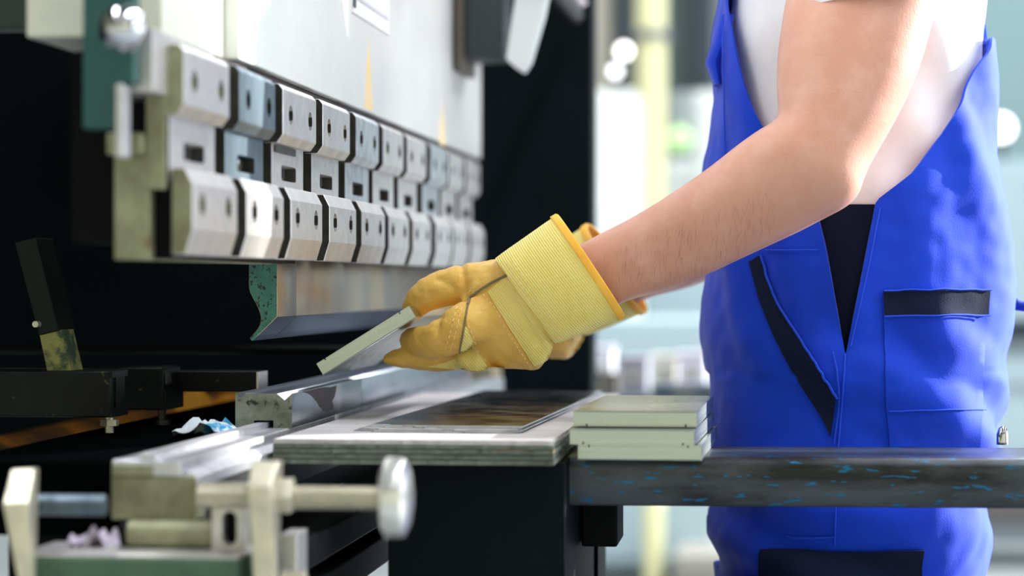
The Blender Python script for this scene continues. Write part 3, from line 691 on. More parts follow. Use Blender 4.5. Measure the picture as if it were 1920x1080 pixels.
def rib(a, b2, d, depth):                                # cross section from two outline pixels
    A, B = W(a[0], a[1], d), W(b2[0], b2[1], d)
    return (A + B) / 2, (A - B) / 2, UD(0, depth, 0)
def ribs_loft(rows, m=6, n=36, ex=2.0, mirror=None):
    C, E1, E2 = [], [], []
    for a, b2, d, dep in rows:
        q = rib(a, b2, d, dep); C.append(q[0]); E1.append(q[1]); E2.append(q[2])
    g = loft(smooth(C, m), smooth(E1, m), smooth(E2, m), n, ex)
    return g
YM = 2.544                                             # the worker's mid plane
def mirror_d(geo, dm):
    out = [Vector((p.x, 2 * YM - p.y, p.z)) for p in geo[0]]
    return out, [list(reversed(f)) for f in geo[1]]
arm_rows = [((1800, -220), (1500, -220), 2.375, .066), ((1785, -100), (1488, -100), 2.355, .064), ((1766, -20), (1478, -20), 2.342, .062), ((1742, 60), (1468, 60), 2.33, .060),
            ((1718, 135), (1462, 128), 2.318, .057), ((1682, 215), (1461, 180), 2.306, .053), ((1640, 292), (1463, 208), 2.297, .050),
            ((1612, 338), (1460, 222), 2.292, .048), ((1596, 370), (1446, 234), 2.290, .047), ((1560, 396), (1420, 250), 2.292, .047), ((1510, 424), (1385, 274), 2.297, .046),
            ((1440, 460), (1330, 314), 2.306, .045), ((1350, 504), (1250, 368), 2.322, .042), ((1265, 540), (1180, 410), 2.340, .038),
            ((1180, 563), (1108, 447), 2.355, .034), ((1120, 590), (1055, 480), 2.362, .031), ((1070, 600), (1020, 515), 2.368, .028)]
armL = ribs_loft(arm_rows, 8, 44, 2.15)
# elbow tip and forearm muscle swell
def bulge(geo, c, r, amt):
    out = []
    for p in geo[0]:
        v = p - c; q = v.length / r
        out.append(p + (v.normalized() * amt * (1 - q * q) ** 2 if q < 1 and v.length > 1e-6 else Vector()))
    return out, geo[1]
armL = bulge(armL, W(1560, 335, 2.275), .045, .007)
armL = bulge(armL, W(1480, 330, 2.30), .10, .004)
armL = bulge(armL, W(1560, 120, 2.33), .12, .004)
DM = 2.515
armR = mirror_d(armL, DM)
# torso outline (front px, back px) by image row, at the body's centre depth
rows = [(-420, 1470, 1900), (-300, 1420, 1905), (-200, 1392, 1900), (-120, 1376, 1892), (-60, 1366, 1884), (0, 1357, 1874), (50, 1346, 1864), (100, 1338, 1860), (150, 1333, 1862), (200, 1330, 1866), (300, 1327, 1874),
        (400, 1325, 1880), (480, 1323, 1885), (560, 1322, 1887), (640, 1326, 1884), (720, 1334, 1876), (800, 1343, 1869), (880, 1347, 1862), (950, 1348, 1850), (1020, 1350, 1842), (1080, 1352, 1836), (1150, 1358, 1828)]
def interp(tab, y):
    if y <= tab[0][0]: return tab[0][1:]
    for a, b2 in zip(tab[:-1], tab[1:]):
        if y <= b2[0]:
            t = (y - a[0]) / (b2[0] - a[0]); return tuple(p + (q - p) * t for p, q in zip(a[1:], b2[1:]))
    return tab[-1][1:]
def depth_half(y): return interp([(-420, .16), (-200, .165), (0, .150), (200, .138), (400, .136), (560, .140), (800, .150), (950, .152), (1150, .150)], y)[0]
DZ = 2.44
EXN = 2.35
def body_pt(y, t, inset):
    l, r = interp(rows, y); ul, ur = (l - 958) * DC / F, (r - 971) * DC / F
    uc, a, b2 = (ul + ur) / 2, (ur - ul) / 2 - inset, depth_half(y) - inset
    cs, sn = math.cos(t), math.sin(t); z = (HOR - y) * DZ / F
    return UD(uc + a * math.copysign(abs(cs) ** (2 / EXN), cs), DC - b2 * math.copysign(abs(sn) ** (2 / EXN), sn), z)
def t_of_px(y, px):                                      # angle of the near-side surface point seen at column px
    l, r = interp(rows, y); ul, ur = (l - 958) * DC / F, (r - 971) * DC / F
    uc, a, b2 = (ul + ur) / 2, (ur - ul) / 2, depth_half(y); d = DC - b2 * .8; t = 1.5
    for _ in range(12):
        q = max(-.9999, min(.9999, ((px - 960) * d / F - uc) / a)); t = math.acos(math.copysign(abs(q) ** (EXN / 2), q))
        d = DC - b2 * abs(math.sin(t)) ** (2 / EXN)
    return t
def ring_body(ys, inset, n=56, wr=None):
    v = []; f = []
    for y in ys:
        for k in range(n):
            t = 2 * math.pi * k / n; p = body_pt(y, t, inset)
            if wr: p = p + wr(y, t, p)
            v.append(p)
    for i in range(len(ys) - 1):
        for k in range(n): f.append([i * n + k, i * n + (k + 1) % n, (i + 1) * n + (k + 1) % n, (i + 1) * n + k])
    f.append(list(range(n - 1, -1, -1))); f.append([(len(ys) - 1) * n + k for k in range(n)])
    return v, f
# one continuous skin body: trunk, neck, head, both arms, legs under the clothes
trunk = ring_body(list(range(-420, 1151, 40)), .022, 40)
nk = UD((1660 - 960) * DC / F, DC, 0)
def at(u, d, z): return UD(u, d, z)
u0 = (1650 - 960) * DC / F
def ell(cs): return loft([at(*q[0]) for q in cs], [UD(q[1], 0, 0) for q in cs], [UD(0, q[2], 0) for q in cs], 32)
shoulders = ell([((u0, DC, .44), .10, .13), ((u0, DC, .50), .115, .19), ((u0 - .01, DC, .55), .10, .18), ((u0 - .02, DC, .59), .075, .10), ((u0 - .03, DC, .63), .060, .062), ((u0 - .05, DC, .69), .057, .058), ((u0 - .055, DC, .73), .06, .06)])
head = ell([((u0 - .08, DC, .675), .045, .035), ((u0 - .085, DC, .69), .072, .052), ((u0 - .075, DC, .73), .092, .066), ((u0 - .07, DC, .77), .098, .074), ((u0 - .065, DC, .82), .100, .077), ((u0 - .06, DC, .86), .094, .072), ((u0 - .055, DC, .89), .07, .055), ((u0 - .05, DC, .905), .03, .025)])
nose = loft([at(u0 - .165, DC, .815), at(u0 - .175, DC, .79), at(u0 - .188, DC, .772), at(u0 - .170, DC, .762)], [UD(.012, 0, 0), UD(.016, 0, 0), UD(.02, 0, 0), UD(.012, 0, 0)], [UD(0, .008, 0), UD(0, .011, 0), UD(0, .015, 0), UD(0, .012, 0)], 12)
ears = []
for sg_ in (-1, 1): ears.append(loft([at(u0 - .05, DC + sg_ * (.07 + q * .005), .80) for q in range(3)], [UD(.016, 0, 0)] * 3, [Vector((0, 0, .03))] * 3, 12))
legs = []
for sg_ in (-1, 1):
    legs.append(loft([at(u0 - .03, DC + sg_ * .075, -.20), at(u0 - .02, DC + sg_ * .085, -.45), at(u0, DC + sg_ * .09, -.62), at(u0 + .005, DC + sg_ * .09, -.85), at(u0 + .01, DC + sg_ * .09, FL + .03)], [UD(q, 0, 0) for q in (.09, .078, .058, .055, .04)], [UD(0, q, 0) for q in (.075, .07, .055, .052, .038)], 24))
cap0 = loft([W(1640, -230, 2.37), UD(u0, DC - .10, .50)], [UD(.075, 0, .02), UD(.07, 0, .0)], [UD(0, .055, .02), UD(0, .05, 0.05)], 20); cap = [cap0, mirror_d(cap0, DM)]
body = bake(join(trunk, shoulders, head, nose, *ears, *legs, *cap, armL, armR), [('REMESH', dict(mode='VOXEL', voxel_size=.0042)), ('SMOOTH', dict(factor=.5, iterations=6))])
ob = part('body', body, skin, pr, sm=180, label='bare skin of arms and head')
# hair, eyes, mouth
hair_g = ell([((u0 - .03, DC, .74), .062, .070), ((u0 - .035, DC, .79), .074, .079), ((u0 - .045, DC, .84), .088, .081), ((u0 - .055, DC, .875), .094, .074), ((u0 - .053, DC, .90), .074, .058), ((u0 - .05, DC, .914), .03, .025)])
part('hair', hair_g, M('brown_hair', (62, 44, 32), .6, bump=.5, bs=300), pr, sm=True)
part('mouth', tube([at(u0 - .155, DC - .022, .722), at(u0 - .168, DC, .724), at(u0 - .155, DC + .022, .722)], .004), M('lip_skin', (176, 104, 94), .5), pr, sm=True)
for sg_ in (-1, 1):
    e0 = at(u0 - .152, DC + sg_ * .032, .80)
    part('eye', lathe(e0, UD(-1, 0, 0), [(-.01 + .01 * (1 - math.cos(math.pi * i / 8)), max(.0003, .01 * math.sin(math.pi * i / 8))) for i in range(9)], 14), M('eye_white', (226, 226, 222), .2), pr, sm=True)
# arm hair
rnd = random.Random(5); tree_b = bvh(body); hs_ = []
for i in range(300):
    t = rnd.random() ** .8; px = 1125 + 330 * t; top = 447 - (px - 1108) * .40; bot = 562 - (px - 1180) * .37
    py = top + (bot - top) * (.25 + .72 * rnd.random()); 
    h0 = hit(tree_b, px, py, 0); 
    if h0 is None: continue
    dx, dy = rnd.uniform(-5, 3), rnd.uniform(9, 19)
    h1 = hit(tree_b, px + dx * .5, py + dy * .5, .0012); h2 = hit(tree_b, px + dx, py + dy, .0016)
    if h1 is None or h2 is None or (h2 - h0).length > .02: continue
    hs_.append(tube([h0, h1, h2], [.00008, .00007, .00003], 3))
part('arm_hair', join(*hs_), M('dark_hair', (130, 92, 76), .6), ob, kind='stuff')

# shirt
def fold_shirt(y, t, p):
    n = noise.noise(Vector((p.x * 9 + p.z * 14, p.y * 9, p.z * 7 - p.x * 6))) * .005 + .003 * math.sin(70 * (p.z * .8 + p.x * .55) + 3 * noise.noise(p * 7)) * (1 if math.cos(t) > -.1 else .4)
    return (p - UD((1600 - 960) * DC / F, DC, p.z)).normalized() * n
shirt = ring_body([y for y in range(-300, 421, 12)], .010, 140, fold_shirt)
slv_rows = [((1815, -230), (1478, -230), 2.372, .080), ((1806, -140), (1474, -140), 2.36, .077), ((1796, -70), (1472, -60), 2.348, .075), ((1788, -30), (1472, 0), 2.342, .073), ((1786, -22), (1476, 24), 2.339, .071)]
slL = ribs_loft(slv_rows, 5, 36, 2.1)
part('shirt', join(shirt, slL, mirror_d(slL, DM)), shirt_m, pr, sm=60, label='white short sleeved shirt')
# navy stretch insert at the waist
part('side_insert', ring_body(list(range(386, 700, 12)), .006, 90), M('navy_rib', (10, 20, 46), .9, wave=(260, .5, (0, 0, 0)), spec=.2), pr, sm=60, label='dark navy stretch insert at the side')

# dungarees: one sheet of cloth, open in a V at the side
front_edge = [(-300, 1500), (-120, 1378), (-60, 1371), (0, 1376), (60, 1384), (100, 1390), (150, 1400), (200, 1414), (240, 1431), (300, 1468), (380, 1527), (450, 1546), (520, 1560), (600, 1574), (660, 1585)]
back_edge = [(-300, 1896), (-120, 1886), (40, 1864), (66, 1856), (100, 1844), (150, 1822), (190, 1801), (260, 1764), (330, 1706), (380, 1642), (450, 1628), (520, 1614), (600, 1598), (660, 1587)]
def fold_blue(y, t, p):
    big = noise.noise(Vector((p.x * 7, p.y * 7, p.z * 3.0 + 5))) * .0075
    tug = 0
    if y < 700:
        tug = .0045 * math.sin(95 * (p.x * 1.0 + p.z * .25) + 3.5 * noise.noise(p * 5)) * (.3 + .7 * max(0, math.cos(t) if math.cos(t) > 0 else -math.cos(t)))
    lowf = .0065 * math.sin(60 * (p.z + .5 * p.x) + 4 * noise.noise(p * 6)) * max(0, min(1, (y - 560) / 250))
    fine = .0016 * noise.noise(p * 55)
    return (p - UD((1600 - 960) * DC / F, DC, p.z)).normalized() * (big + tug + lowf + fine)
def dungarees():
    ys = [-120 + 9 * i for i in range(int((1150 + 120) / 9) + 1)]; n = 150; v = []; f = []
    for y in ys:
        if y < 660:
            t0 = t_of_px(y, interp(front_edge, y)[0])
            if y < 62: t1 = -.35 + .3 * max(0, (y + 120) / 182)
            else: t1 = t_of_px(y, interp(back_edge, y)[0])
        else: t0 = t1 = t_of_px(y, 1586 - (y - 660) * .10)
        for k in range(n + 1):
            t = t0 + (2 * math.pi + t1 - t0) * k / n
            p = body_pt(y, t, -.004); v.append(p + fold_blue(y, t, p))
    m = n + 1
    for i in range(len(ys) - 1):
        for k in range(n): f.append([i * m + k, i * m + k + 1, (i + 1) * m + k + 1, (i + 1) * m + k])
    return v, f
dun = dungarees()
dun_s = bake(dun, [('SOLIDIFY', dict(thickness=.0028, offset=0))])
leg_g = []
for sg_ in (-1, 1):
    lg = loft([at(u0 - .03, DC + sg_ * .072, -.30), at(u0 - .02, DC + sg_ * .085, -.46), at(u0, DC + sg_ * .095, -.66), at(u0 + .01, DC + sg_ * .095, -.85), at(u0 + .012, DC + sg_ * .095, FL + .035)], [UD(q, 0, 0) for q in (.138, .130, .110, .104, .104)], [UD(0, q, 0) for q in (.085, .092, .088, .086, .088)], 30)
    leg_g.append(lg)
dg_ = part('dungarees', join(dun_s, *leg_g), blue, pr, sm=60, label='royal blue work dungarees')
td = bvh(dun)
def cloth(name, left, right, mat, off, th, nu=10, lab=None): part(name, patch(td, left, right, nu, off, th), mat, dg_, sm=40, label=lab)
cloth('hip_pocket_trim', [(1406, 492), (1424, 560), (1452, 630), (1500, 716), (1535, 772), (1558, 818)], [(1430, 478), (1450, 540), (1480, 598), (1530, 680), (1556, 722), (1568, 744)], navy, .004, .003, lab='navy trim of the slanted hip pocket')
part('pocket_piping', seam(td, [(1430, 478), (1450, 540), (1480, 598), (1530, 680), (1556, 722), (1570, 746)], .0014, .0045), blue_seam, dg_, sm=True)
cloth('tool_pocket', [(1655, 548), (1657, 640), (1660, 740), (1668, 838)], [(1846, 548), (1842, 640), (1838, 740), (1834, 838)], blue, .0035, .003, 16, 'blue tool pocket')
cloth('pocket_band', [(1654, 546), (1656, 592)], [(1849, 544), (1847, 590)], navy, .006, .003, 16, 'navy band across the pocket')
cloth('thigh_flap', [(1430, 1034), (1428, 1120)], [(1728, 1029), (1722, 1118)], navy, .006, .004, 14, 'navy thigh pocket flap')
for pts in ([(1655, 546), (1750, 544), (1849, 543)], [(1655, 594), (1750, 593), (1847, 591)], [(1666, 770), (1750, 768), (1842, 770)], [(1440, 468), (1490, 470), (1538, 468)],
            [(1650, 390), (1634, 470), (1612, 570), (1596, 650)], [(1536, 400), (1558, 500), (1578, 600), (1586, 660)], [(1586, 660), (1580, 740), (1572, 840)], [(1560, 660), (1574, 740), (1564, 830)],
            [(1568, 950), (1566, 1020)], [(1480, 1006), (1566, 1004)], [(1362, 40), (1364, 160), (1366, 290)]):
    part('seam', seam(td, pts, .0009, .004 if pts[0][0] not in (1655,) else .0075), blue_seam, dg_, sm=True)
# buckle loop at the bib and the hanging strap behind
part('bib_loop', bake(loft([W(1362, 30, 2.48), W(1352, 80, 2.48), W(1338, 118, 2.48), W(1345, 160, 2.48)], [UD(.008, 0, 0), UD(.010, 0, 0), UD(.009, 0, 0), UD(.004, 0, 0)], [UD(0, .02, 0)] * 4, 16), []), blue, dg_, sm=True)
part('back_strap', tube([W(1884, 520, 2.53), W(1893, 556, 2.53), W(1906, 572, 2.53), W(1935, 577, 2.53)], [.004, .006, .006, .005], 10), M('strap_blue', (10, 44, 140), .8), dg_, sm=True)
# boots
for sg_ in (-1, 1):
    part('boot', loft([at(u0 + .07, DC + sg_ * .095, FL + .045), at(u0 + .01, DC + sg_ * .095, FL + .055), at(u0 - .08, DC + sg_ * .095, FL + .045), at(u0 - .17, DC + sg_ * .095, FL + .036), at(u0 - .20, DC + sg_ * .095, FL + .03)], [UD(0, q, 0) for q in (.035, .042, .046, .046, .03)], [Vector((0, 0, q)) for q in (.045, .055, .045, .036, .022)], 20), M('boot_leather', (30, 28, 28), .5), pr, sm=True)

# ------------------------------------------------------------------ gloves
def chain(pts, m=6, n=24, flat=1.0):
    P = [W(a, b2, d) for a, b2, d, r in pts]; R = [r for *_, r in pts]; C = smooth(P, m)
    Rs = []
    for i in range(len(R) - 1):
        for k in range(m): Rs.append(R[i] + (R[i + 1] - R[i]) * k / m)
    Rs.append(R[-1]); v = []; f = []
    # rounded ends
    t0 = (C[0] - C[1]).normalized(); t1 = (C[-1] - C[-2]).normalized()
    C = C + [C[-1] + t1 * Rs[-1] * .5, C[-1] + t1 * Rs[-1] * .85]; Rs = Rs + [Rs[-1] * .82, Rs[-1] * .42]
    return tube(C, Rs, n)
palm = ribs_loft([((1064, 622), (962, 470), 2.368, .038), ((1038, 640), (934, 490), 2.375, .038), ((1014, 688), (912, 494), 2.382, .037), ((978, 692), (890, 500), 2.388, .036), ((930, 688), (872, 520), 2.392, .033), ((890, 670), (862, 550), 2.394, .026)], 6, 36, 2.3)
thumb = chain([(950, 528, 2.385, .022), (905, 530, 2.392, .0215), (868, 534, 2.398, .020), (830, 540, 2.404, .0185), (797, 555, 2.412, .0165), (778, 576, 2.418, .0125), (772, 588, 2.42, .009)])
index = chain([(915, 594, 2.372, .0235), (878, 606, 2.362, .0225), (848, 624, 2.364, .0210), (818, 639, 2.374, .0175), (790, 640, 2.396, .0155), (770, 637, 2.414, .0120)])
middle = chain([(925, 640, 2.396, .022), (880, 656, 2.402, .0175), (840, 669, 2.408, .0135), (795, 671, 2.414, .0130), (755, 671, 2.418, .0100), (730, 672, 2.420, .0062)])
ringf = chain([(930, 632, 2.42, .022), (885, 650, 2.428, .018), (835, 655, 2.436, .0155), (795, 645, 2.442, .0125), (775, 632, 2.446, .009)])
pinky = chain([(935, 630, 2.44, .019), (895, 645, 2.452, .016), (855, 648, 2.46, .0135), (825, 638, 2.465, .011), (808, 628, 2.468, .008)])
bunch = chain([(905, 668, 2.385, .014), (888, 676, 2.384, .011), (872, 674, 2.388, .009)])
hand = bake(join(palm, thumb, index, middle, ringf, pinky, bunch), [('REMESH', dict(mode='VOXEL', voxel_size=.0018)), ('SMOOTH', dict(factor=.5, iterations=4))])
def wrinkle(geo):
    bm = bmesh.new(); vs = [bm.verts.new(p) for p in geo[0]]
    for q in geo[1]: bm.faces.new([vs[i] for i in q])
    bm.normal_update()
    for p in bm.verts:
        co = p.co; n = .0014 * noise.noise(co * 45) + .0009 * noise.noise(Vector((co.x * 90, co.y * 90, co.z * 160))) + .0004 * noise.noise(co * 260)
        u = (co.x * c_ + co.y * s_); d = -co.x * s_ + co.y * c_; px = 960 + F * u / d; py = HOR - F * co.z / d
        # crease across the thumb joint and bunching by the wrist
        for cx0, cy0, cx1, cy1, wd, am in ((866, 500, 872, 556, 7, -.0030), (820, 522, 846, 536, 8, -.0018), (826, 590, 818, 622, 6, -.0022), (960, 560, 1010, 640, 7, -.0022), (985, 580, 1026, 650, 6, .0018), (890, 640, 880, 690, 6, -.002)):
            ax, ay = cx1 - cx0, cy1 - cy0; ll = ax * ax + ay * ay; tt = max(0, min(1, ((px - cx0) * ax + (py - cy0) * ay) / ll))
            q = math.hypot(px - cx0 - ax * tt, py - cy0 - ay * tt) / wd
            if q < 2.5: n += am * math.exp(-q * q)
        p.co = co + p.normal * n
    return from_bm(bm)
hand = wrinkle(hand)
# cuff: open flared tube with thickness, canvas; binding round the mouth
cf = []
for a, b2, d, dep in [((1041, 642), (930, 486), 2.368, .043), ((1062, 634), (950, 470), 2.366, .047), ((1098, 620), (985, 445), 2.363, .050), ((1134, 606), (1016, 424), 2.360, .052), ((1168, 592), (1044, 405), 2.358, .053)]:
    cf.append((a, b2, d, dep))
C, E1, E2 = zip(*[rib(*q) for q in cf])
C, E1, E2 = smooth(list(C), 6), smooth(list(E1), 6), smooth(list(E2), 6)
cuff0 = loft(C, E1, E2, 64, 2.3, caps=False)
cuff0 = ([p + (p - W(1040, 530, 2.365)).normalized() * (.0016 * noise.noise(p * 22)) for p in cuff0[0]], cuff0[1])
cuff = bake(cuff0, [('SOLIDIFY', dict(thickness=.0024, offset=0))])
mouth = [C[-1] + E1[-1] * math.copysign(abs(math.cos(q)) ** (2 / 2.3), math.cos(q)) + E2[-1] * math.copysign(abs(math.sin(q)) ** (2 / 2.3), math.sin(q)) for q in [2 * math.pi * k / 64 for k in range(65)]]
tdir = (C[-1] - C[-4]).normalized()
bl = []
for p in mouth:
    o = (p - C[-1]).normalized(); bl.append((p, o))
bv = []; bf = []
prof = [(-.0062, .0016), (-.0060, .0024), (0, .0027), (.0016, .0012), (.0016, -.0012), (0, -.0026), (-.0060, -.0022), (-.0062, -.0016)]
for p, o in bl[:-1]:
    for s0, r0 in prof: bv.append(p + tdir * s0 + o * r0)
m = len(prof); nb = 64
for i in range(nb):
    for k2 in range(m): bf.append([i * m + k2, i * m + (k2 + 1) % m, ((i + 1) % nb) * m + (k2 + 1) % m, ((i + 1) % nb) * m + k2])
bind = (bv, bf)
th = bvh(hand); tcf = bvh(cuff0)
strap = patch(th, [(884, 560), (876, 590), (876, 612), (893, 650), (916, 689)], [(913, 548), (935, 584), (956, 618), (980, 655), (1003, 690)], 14, .0012, .003)
back = patch(th, [(914, 547), (936, 583), (957, 617), (981, 654), (1001, 686)], [(956, 512), (984, 556), (1010, 600), (1036, 640), (1026, 676)], 14, .0008, .003)
fing = patch(th, [(872, 612), (866, 645), (852, 672), (800, 687)], [(878, 612), (893, 652), (914, 688), (896, 695)], 14, .0008, .003)
pieces = [('glove_hand', hand, leather, True, 'yellow leather hand'), ('cuff', cuff, canvas, 50, 'pale yellow canvas cuff'), ('cuff_binding', bind, binding_m, 60, 'orange edge binding'),
          ('knuckle_strap', strap, leather, 40, 'tan leather knuckle strap'), ('back_panel', back, canvas, 40, 'yellow canvas back'), ('finger_gusset', fing, canvas, 40, 'ribbed canvas between the fingers'),
          ('seam_cord', join(seam(th, [(957, 500), (955, 514), (930, 527), (905, 541), (884, 558), (877, 572)], .0013, .0016), seam(th, [(877, 572), (872, 600), (866, 632), (861, 660)], .0008, .0014)), cord_m, True, 'grey piping along the thumb seam')]
for tr, pts, st, of in ((th, [(950, 505), (925, 520), (900, 532), (878, 550)], 5, .0012), (th, [(866, 578), (858, 610), (850, 640), (840, 664)], 5, .0012), (th, [(858, 576), (849, 608), (841, 638), (832, 662)], 5, .0012),
                        (th, [(878, 610), (896, 650), (918, 687)], 4, .0022), (th, [(909, 552), (931, 587), (952, 620), (976, 656), (997, 688)], 4, .0022),
                        (tcf, [(952, 494), (980, 536), (1008, 578), (1034, 618), (1048, 636)], 4, .0022), (tcf, [(962, 488), (990, 530), (1018, 572), (1044, 612), (1056, 630)], 4, .0022)):
    pieces.append(('stitch_line', stitches(tr, pts, .0004, st, of), thread_m, False, None))
DG = DM
for side in ('left', 'right'):
    gl = None
    for nm, g, mt, smv, lab in pieces:
        if side == 'right' and nm in ('stitch_line', 'seam_cord'): continue
        if side == 'right': g = mirror_d(g, DG)
        if gl is None:
            gl = part('glove', g, mt, pr, sm=180, label=side + ' glove of yellow leather')
        else:
            part(nm, g, mt, gl, sm=smv, label=lab)

# ------------------------------------------------------------------ far hall, out of focus
def bm_(name, c, rough=.5, **k): return M(name, c, rough, **k)
pale_y = bm_('pale_yellow', (232, 230, 178), .45)
white_m = bm_('white_enamel', (236, 240, 238), .4)
grey_t = bm_('grey_teal', (140, 160, 160), .5)
pale_b = bm_('pale_blue_grey', (166, 187, 194), .45)
dk = bm_('dark_slate', (40, 52, 60), .5)
taupe = bm_('taupe', (176, 172, 158), .6)
def fbox(px0, px1, py0, d): pass
def column(px0, px1, d, mat, label, band=None):
    x0, x1 = xw(px0, d), xw(px1, d); xm, r = (x0 + x1) / 2, (x1 - x0) / 2; y = yd(d, xm)
    t = thing('support_column', label, 'column', (xm, y, FL))
    part('shaft', lathe((xm, y, FL), (0, 0, 1), [(0, r * 1.25), (.05, r * 1.25), (.06, r), (7.4, r)], 24), mat, t, sm=35)
    if band: part('pipe_clamp', lathe((xm, y, zw(band + 8, d)), (0, 0, 1), [(0, r * 1.25), (zw(band - 8, d) - zw(band + 8, d), r * 1.25)], 24), bm_('band_grey', (120, 122, 130), .5), t, sm=35)
column(1192, 1250, 11.0, pale_y, 'pale yellow round column behind the worker', 66)
def cabinet(px0, px1, py0, d, dep, mat, label, cat='cabinet', name='machine_cabinet', door=None, py1=None):
    x0, x1 = xw(px0, d), xw(px1, d); y = yd(d, (x0 + x1) / 2); z0 = FL if py1 is None else zw(py1, d); z1 = zw(py0, d)
    t = thing(name, label, cat, ((x0 + x1) / 2, y + dep / 2, z0))
    part('body', box(x0, x1, y, y + dep, z0 + .04, z1, .01), mat, t)
    part('plinth', box(x0 + .02, x1 - .02, y + .03, y + dep - .02, z0, z0 + .04), dk, t)
    dr = part('door', box(x0 + .02, x1 - .02, y - .015, y, z0 + .08, z1 - .04, .004), door or mat, t)
    part('handle', box(x1 - .06, x1 - .045, y - .035, y - .0151, (z0 + z1) / 2 - .06, (z0 + z1) / 2 + .06, .002), steel, dr)
    return t
cabinet(1040, 1192, 168, 9.5, .6, white_m, 'tall white machine cabinet left of the yellow column')
cabinet(1252, 1342, 300, 12.0, .2, white_m, 'white cabinet right of the yellow column')
cabinet(1085, 1151, -400, 12.5, .5, taupe, 'tall taupe cabinet behind the white machine cabinet')
cabinet(1151, 1192, -300, 12.4, .4, dk, 'narrow dark cabinet hung left of the yellow column')
cabinet(1252, 1296, -300, 13.0, .5, grey_t, 'grey teal locker right of the yellow column')
cabinet(1292, 1336, -300, 12.6, .4, dk, 'dark locker beside the worker\'s bib')
cabinet(1256, 1310, 172, 12.26, .3, bm_('mid_grey', (150, 160, 160), .5), 'grey box cabinet below the dark locker')
cabinet(1300, 1380, 170, 11.5, .3, white_m, 'white box cabinet next to the dungaree bib')
cabinet(1000, 1345, 600, 8.5, .8, pale_b, 'low pale blue machine body behind the gloves')
cabinet(1165, 1420, 515, 10.1, .6, pale_b, 'pale blue machine hood behind the forearm')
# far work bench with clutter
t = thing('work_bench', 'far bench with dark top crowded with parts', 'bench', (xw(1150, 5.2), yd(5.2, -.3), FL))
zb_ = zw(742, 5.2)
part('bench_top', box(xw(925, 5.2), xw(1400, 5.2), yd(5.2, -.3), yd(5.2, -.3) + .6, zb_ - .05, zb_, .005), bm_('bench_slate', (84, 100, 108), .4), t)
for a in (940, 1385):
    for e in (.04, .54): part('leg', box(xw(a, 5.2) - .025, xw(a, 5.2) + .025, yd(5.2, -.3) + e - .025, yd(5.2, -.3) + e + .025, FL, zb_ - .05), dk, t)
rb = random.Random(11)
def carton(px0, px1, py0, d, mat, label, cat='box'):
    x0, x1 = xw(px0, d), xw(px1, d); y = yd(d, (x0 + x1) / 2); dep = max(.06, (x1 - x0) * .8); zt_ = zw(py0, d)
    t = thing('parts_bin', label, cat, ((x0 + x1) / 2, y + dep / 2, zb_), 'bins and boxes on the far bench')
    part('bin_body', box(x0, x1, y, y + dep, zb_, zt_ - .008, .006), mat, t)
    part('rim', box(x0 - .004, x1 + .004, y - .004, y + dep + .004, zt_ - .008, zt_, .002), mat, t)
    part('label_holder', box((x0 * 2 + x1) / 3, (x0 + x1 * 2) / 3, y - .004, y, zb_ + (zt_ - zb_) * .3, zb_ + (zt_ - zb_) * .6), taupe, t)
lil = bm_('lilac_white', (230, 226, 236), .5); warmw = bm_('warm_white', (240, 238, 226), .4); brn = bm_('dark_brown', (74, 68, 60), .6); orb = bm_('orange_bin', (226, 150, 56), .5)
carton(930, 1003, 686, 5.25, orb, 'orange bin on the far bench below the glove')
carton(1006, 1052, 690, 5.3, bm_('grey_green', (120, 130, 126), .5), 'grey green bin on the far bench')
carton(1054, 1104, 664, 5.45, pale_b, 'pale blue bin on the far bench')
carton(1106, 1158, 700, 5.25, brn, 'dark brown bin on the far bench')
carton(1108, 1150, 650, 5.55, lil, 'tall lilac white box behind the brown bin')
carton(1160, 1216, 668, 5.35, bm_('grey_lilac', (178, 178, 190), .5), 'grey lilac box right of the brown bin')
carton(1222, 1268, 664, 5.5, warmw, 'warm white box on the far bench')
carton(1270, 1326, 660, 5.45, lil, 'lilac white box nearest to the dungarees')
carton(1222, 1345, 722, 5.22, bm_('slate_blue', (70, 84, 100), .5), 'low slate blue tray on the far bench')
# far end of the bed: pale block and dark pin
t = thing('bed_end_block', 'pale beige block at the far end of the die rail', 'block', (xw(880, 3.66), yd(3.7, -.5), -.30))
part('block', pbox(800, 925, 690, 800, 3.62, .12, .004), bm_('beige_block', (150, 140, 116), .5), t)
part('pin', lathe(W(848, 738, 3.58), (0, 1, 0), [(0, .010), (.04, .010)], 16), black, t, sm=35)
part('ledge', box(-.438, xw(960, 3.7), 2.96, 3.57, -.165, -.140, .003), bm_('pale_ledge', (150, 156, 158), .4), t, label='pale ledge beside the die')
# signal lamps and shiny knobs that blur into discs
def globe(px, py, d, r, col, strength, label, pole):
    c0 = W(px, py, d)
    t = thing('signal_lamp', label, 'lamp', c0 - Vector((0, 0, r)), 'round lamps in the far hall')
    part('globe', lathe(c0 - Vector((0, 0, r)), (0, 0, 1), [(r - r * math.cos(math.pi * i / 12), max(1e-4, r * math.sin(math.pi * i / 12))) for i in range(13)], 20), M('lamp_' + label[:9], col, .3, emit=col, estr=strength), t, sm=60)
    part('pole', lathe(c0 - Vector((0, 0, r * .9 + pole)), (0, 0, 1), [(0, r * .9), (.006, r * .9), (.008, r * .3), (pole, r * .3)], 12), steel_dark, t, sm=35)
globe(1170, 96, 9.8, .026, (255, 252, 248), 5, 'white round lamp high beside the yellow column', zw(96, 9.8) - .024 - zw(168, 9.5))
globe(1154, 134, 9.8, .020, (250, 250, 255), 4, 'smaller white round lamp just below the high one', zw(134, 9.8) - .018 - zw(168, 9.5))
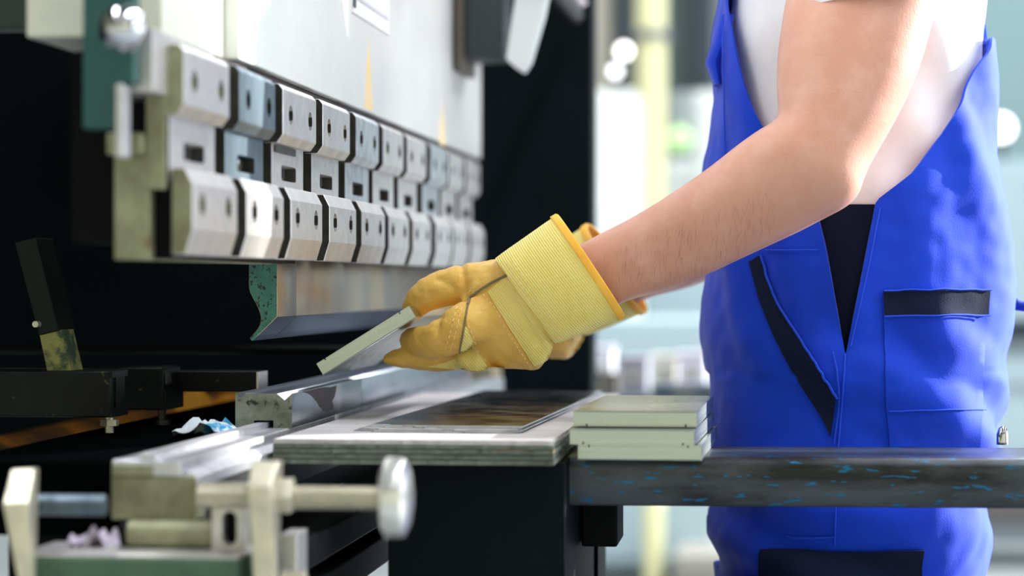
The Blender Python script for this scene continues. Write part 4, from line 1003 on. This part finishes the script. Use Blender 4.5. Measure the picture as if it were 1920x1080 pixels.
globe(1275, 261, 12.08, .060, (188, 236, 160), .75, 'pale green round lamp beside the dungaree bib', zw(261, 12.2) - .054 - zw(300, 12.0))
globe(970, 718, 5.23, .010, (255, 240, 220), 3, 'small warm lamp in front of the orange bin', zw(718, 5.23) - .009 - zb_)
globe(1110, 362, 8.9, .018, (200, 204, 226), 1.6, 'pale violet lamp at the edge of the dark frame', zw(362, 8.9) - .016 - zw(600, 8.5))
globe(1876, 240, 12.8, .060, (240, 255, 255), 3, 'white round lamp behind the worker\'s back', zw(240, 12.8) - .054 - zw(300, 12.5))
# behind the worker's back, right edge of the picture
cabinet(1800, 2250, -200, 14.0, .6, bm_('teal_grey_panel', (128, 156, 158), .5), 'tall teal grey cabinet behind the worker\'s back')
cabinet(1790, 2200, 300, 12.5, .7, pale_b, 'pale grey machine cabinet behind the worker\'s back')
t = thing('storage_rack', 'grey steel rack behind the worker', 'rack', (xw(1990, 9.0), yd(9.0, 1.0), FL))
X0, X1, Y_ = xw(1700, 9.0), xw(2260, 9.0), yd(9.0, 1.0)
for zpx in (640, 860, 990): part('shelf', box(X0, X1, Y_, Y_ + .6, zw(zpx, 9.0) - .06, zw(zpx, 9.0), .004), bm_('rack_grey', (110, 122, 126), .5), t)
for a in (X0, X1 - .06):
    for e in (0, .54): part('post', box(a, a + .06, Y_ + e, Y_ + e + .06, FL, zw(600, 9.0)), bm_('rack_grey', (110, 122, 126), .5), t)
def rcrate(px0, px1, base, top, mat, label):
    x0, x1 = xw(px0, 9.0), xw(px1, 9.0); z0, z1 = zw(base, 9.0), zw(top, 9.0)
    t = thing('storage_crate', label, 'crate', ((x0 + x1) / 2, Y_ + .3, z0), 'crates on the grey rack')
    part('crate_body', box(x0, x1, Y_ + .05, Y_ + .5, z0, z1 - .02, .006), mat, t); part('crate_rim', box(x0 - .008, x1 + .008, Y_ + .04, Y_ + .51, z1 - .02, z1, .003), mat, t)
rcrate(1830, 1990, 640, 600, dk, 'dark crate on the top shelf of the grey rack')
rcrate(1840, 1985, 860, 730, pale_b, 'pale blue crate on the middle shelf of the grey rack')
rcrate(1780, 1960, 990, 930, bm_('brown_grey', (96, 92, 92), .5), 'brown grey crate on the lowest shelf of the grey rack')
# plinth seen under the beam
cabinet(1262, 1420, 1042, 8.0, .4, bm_('taupe_plinth', (150, 148, 140), .5), 'low taupe floor box under the far machine', 'box', 'floor_box')

t = thing('floor_bollard', 'pale yellow bollard on the floor, seen under the beam', 'bollard', (xw(1226, 8.2), yd(8.2, -.4), FL))
part('post', lathe((xw(1226, 8.2), yd(8.2, -.4), FL), (0, 0, 1), [(0, .036), (.3, .036), (.34, .030), (.35, .01)], 20), pale_y, t, sm=35)
part('foot_plate', box(xw(1226, 8.2) - .06, xw(1226, 8.2) + .06, yd(8.2, -.4) - .06, yd(8.2, -.4) + .06, FL, FL + .008), dk, t)
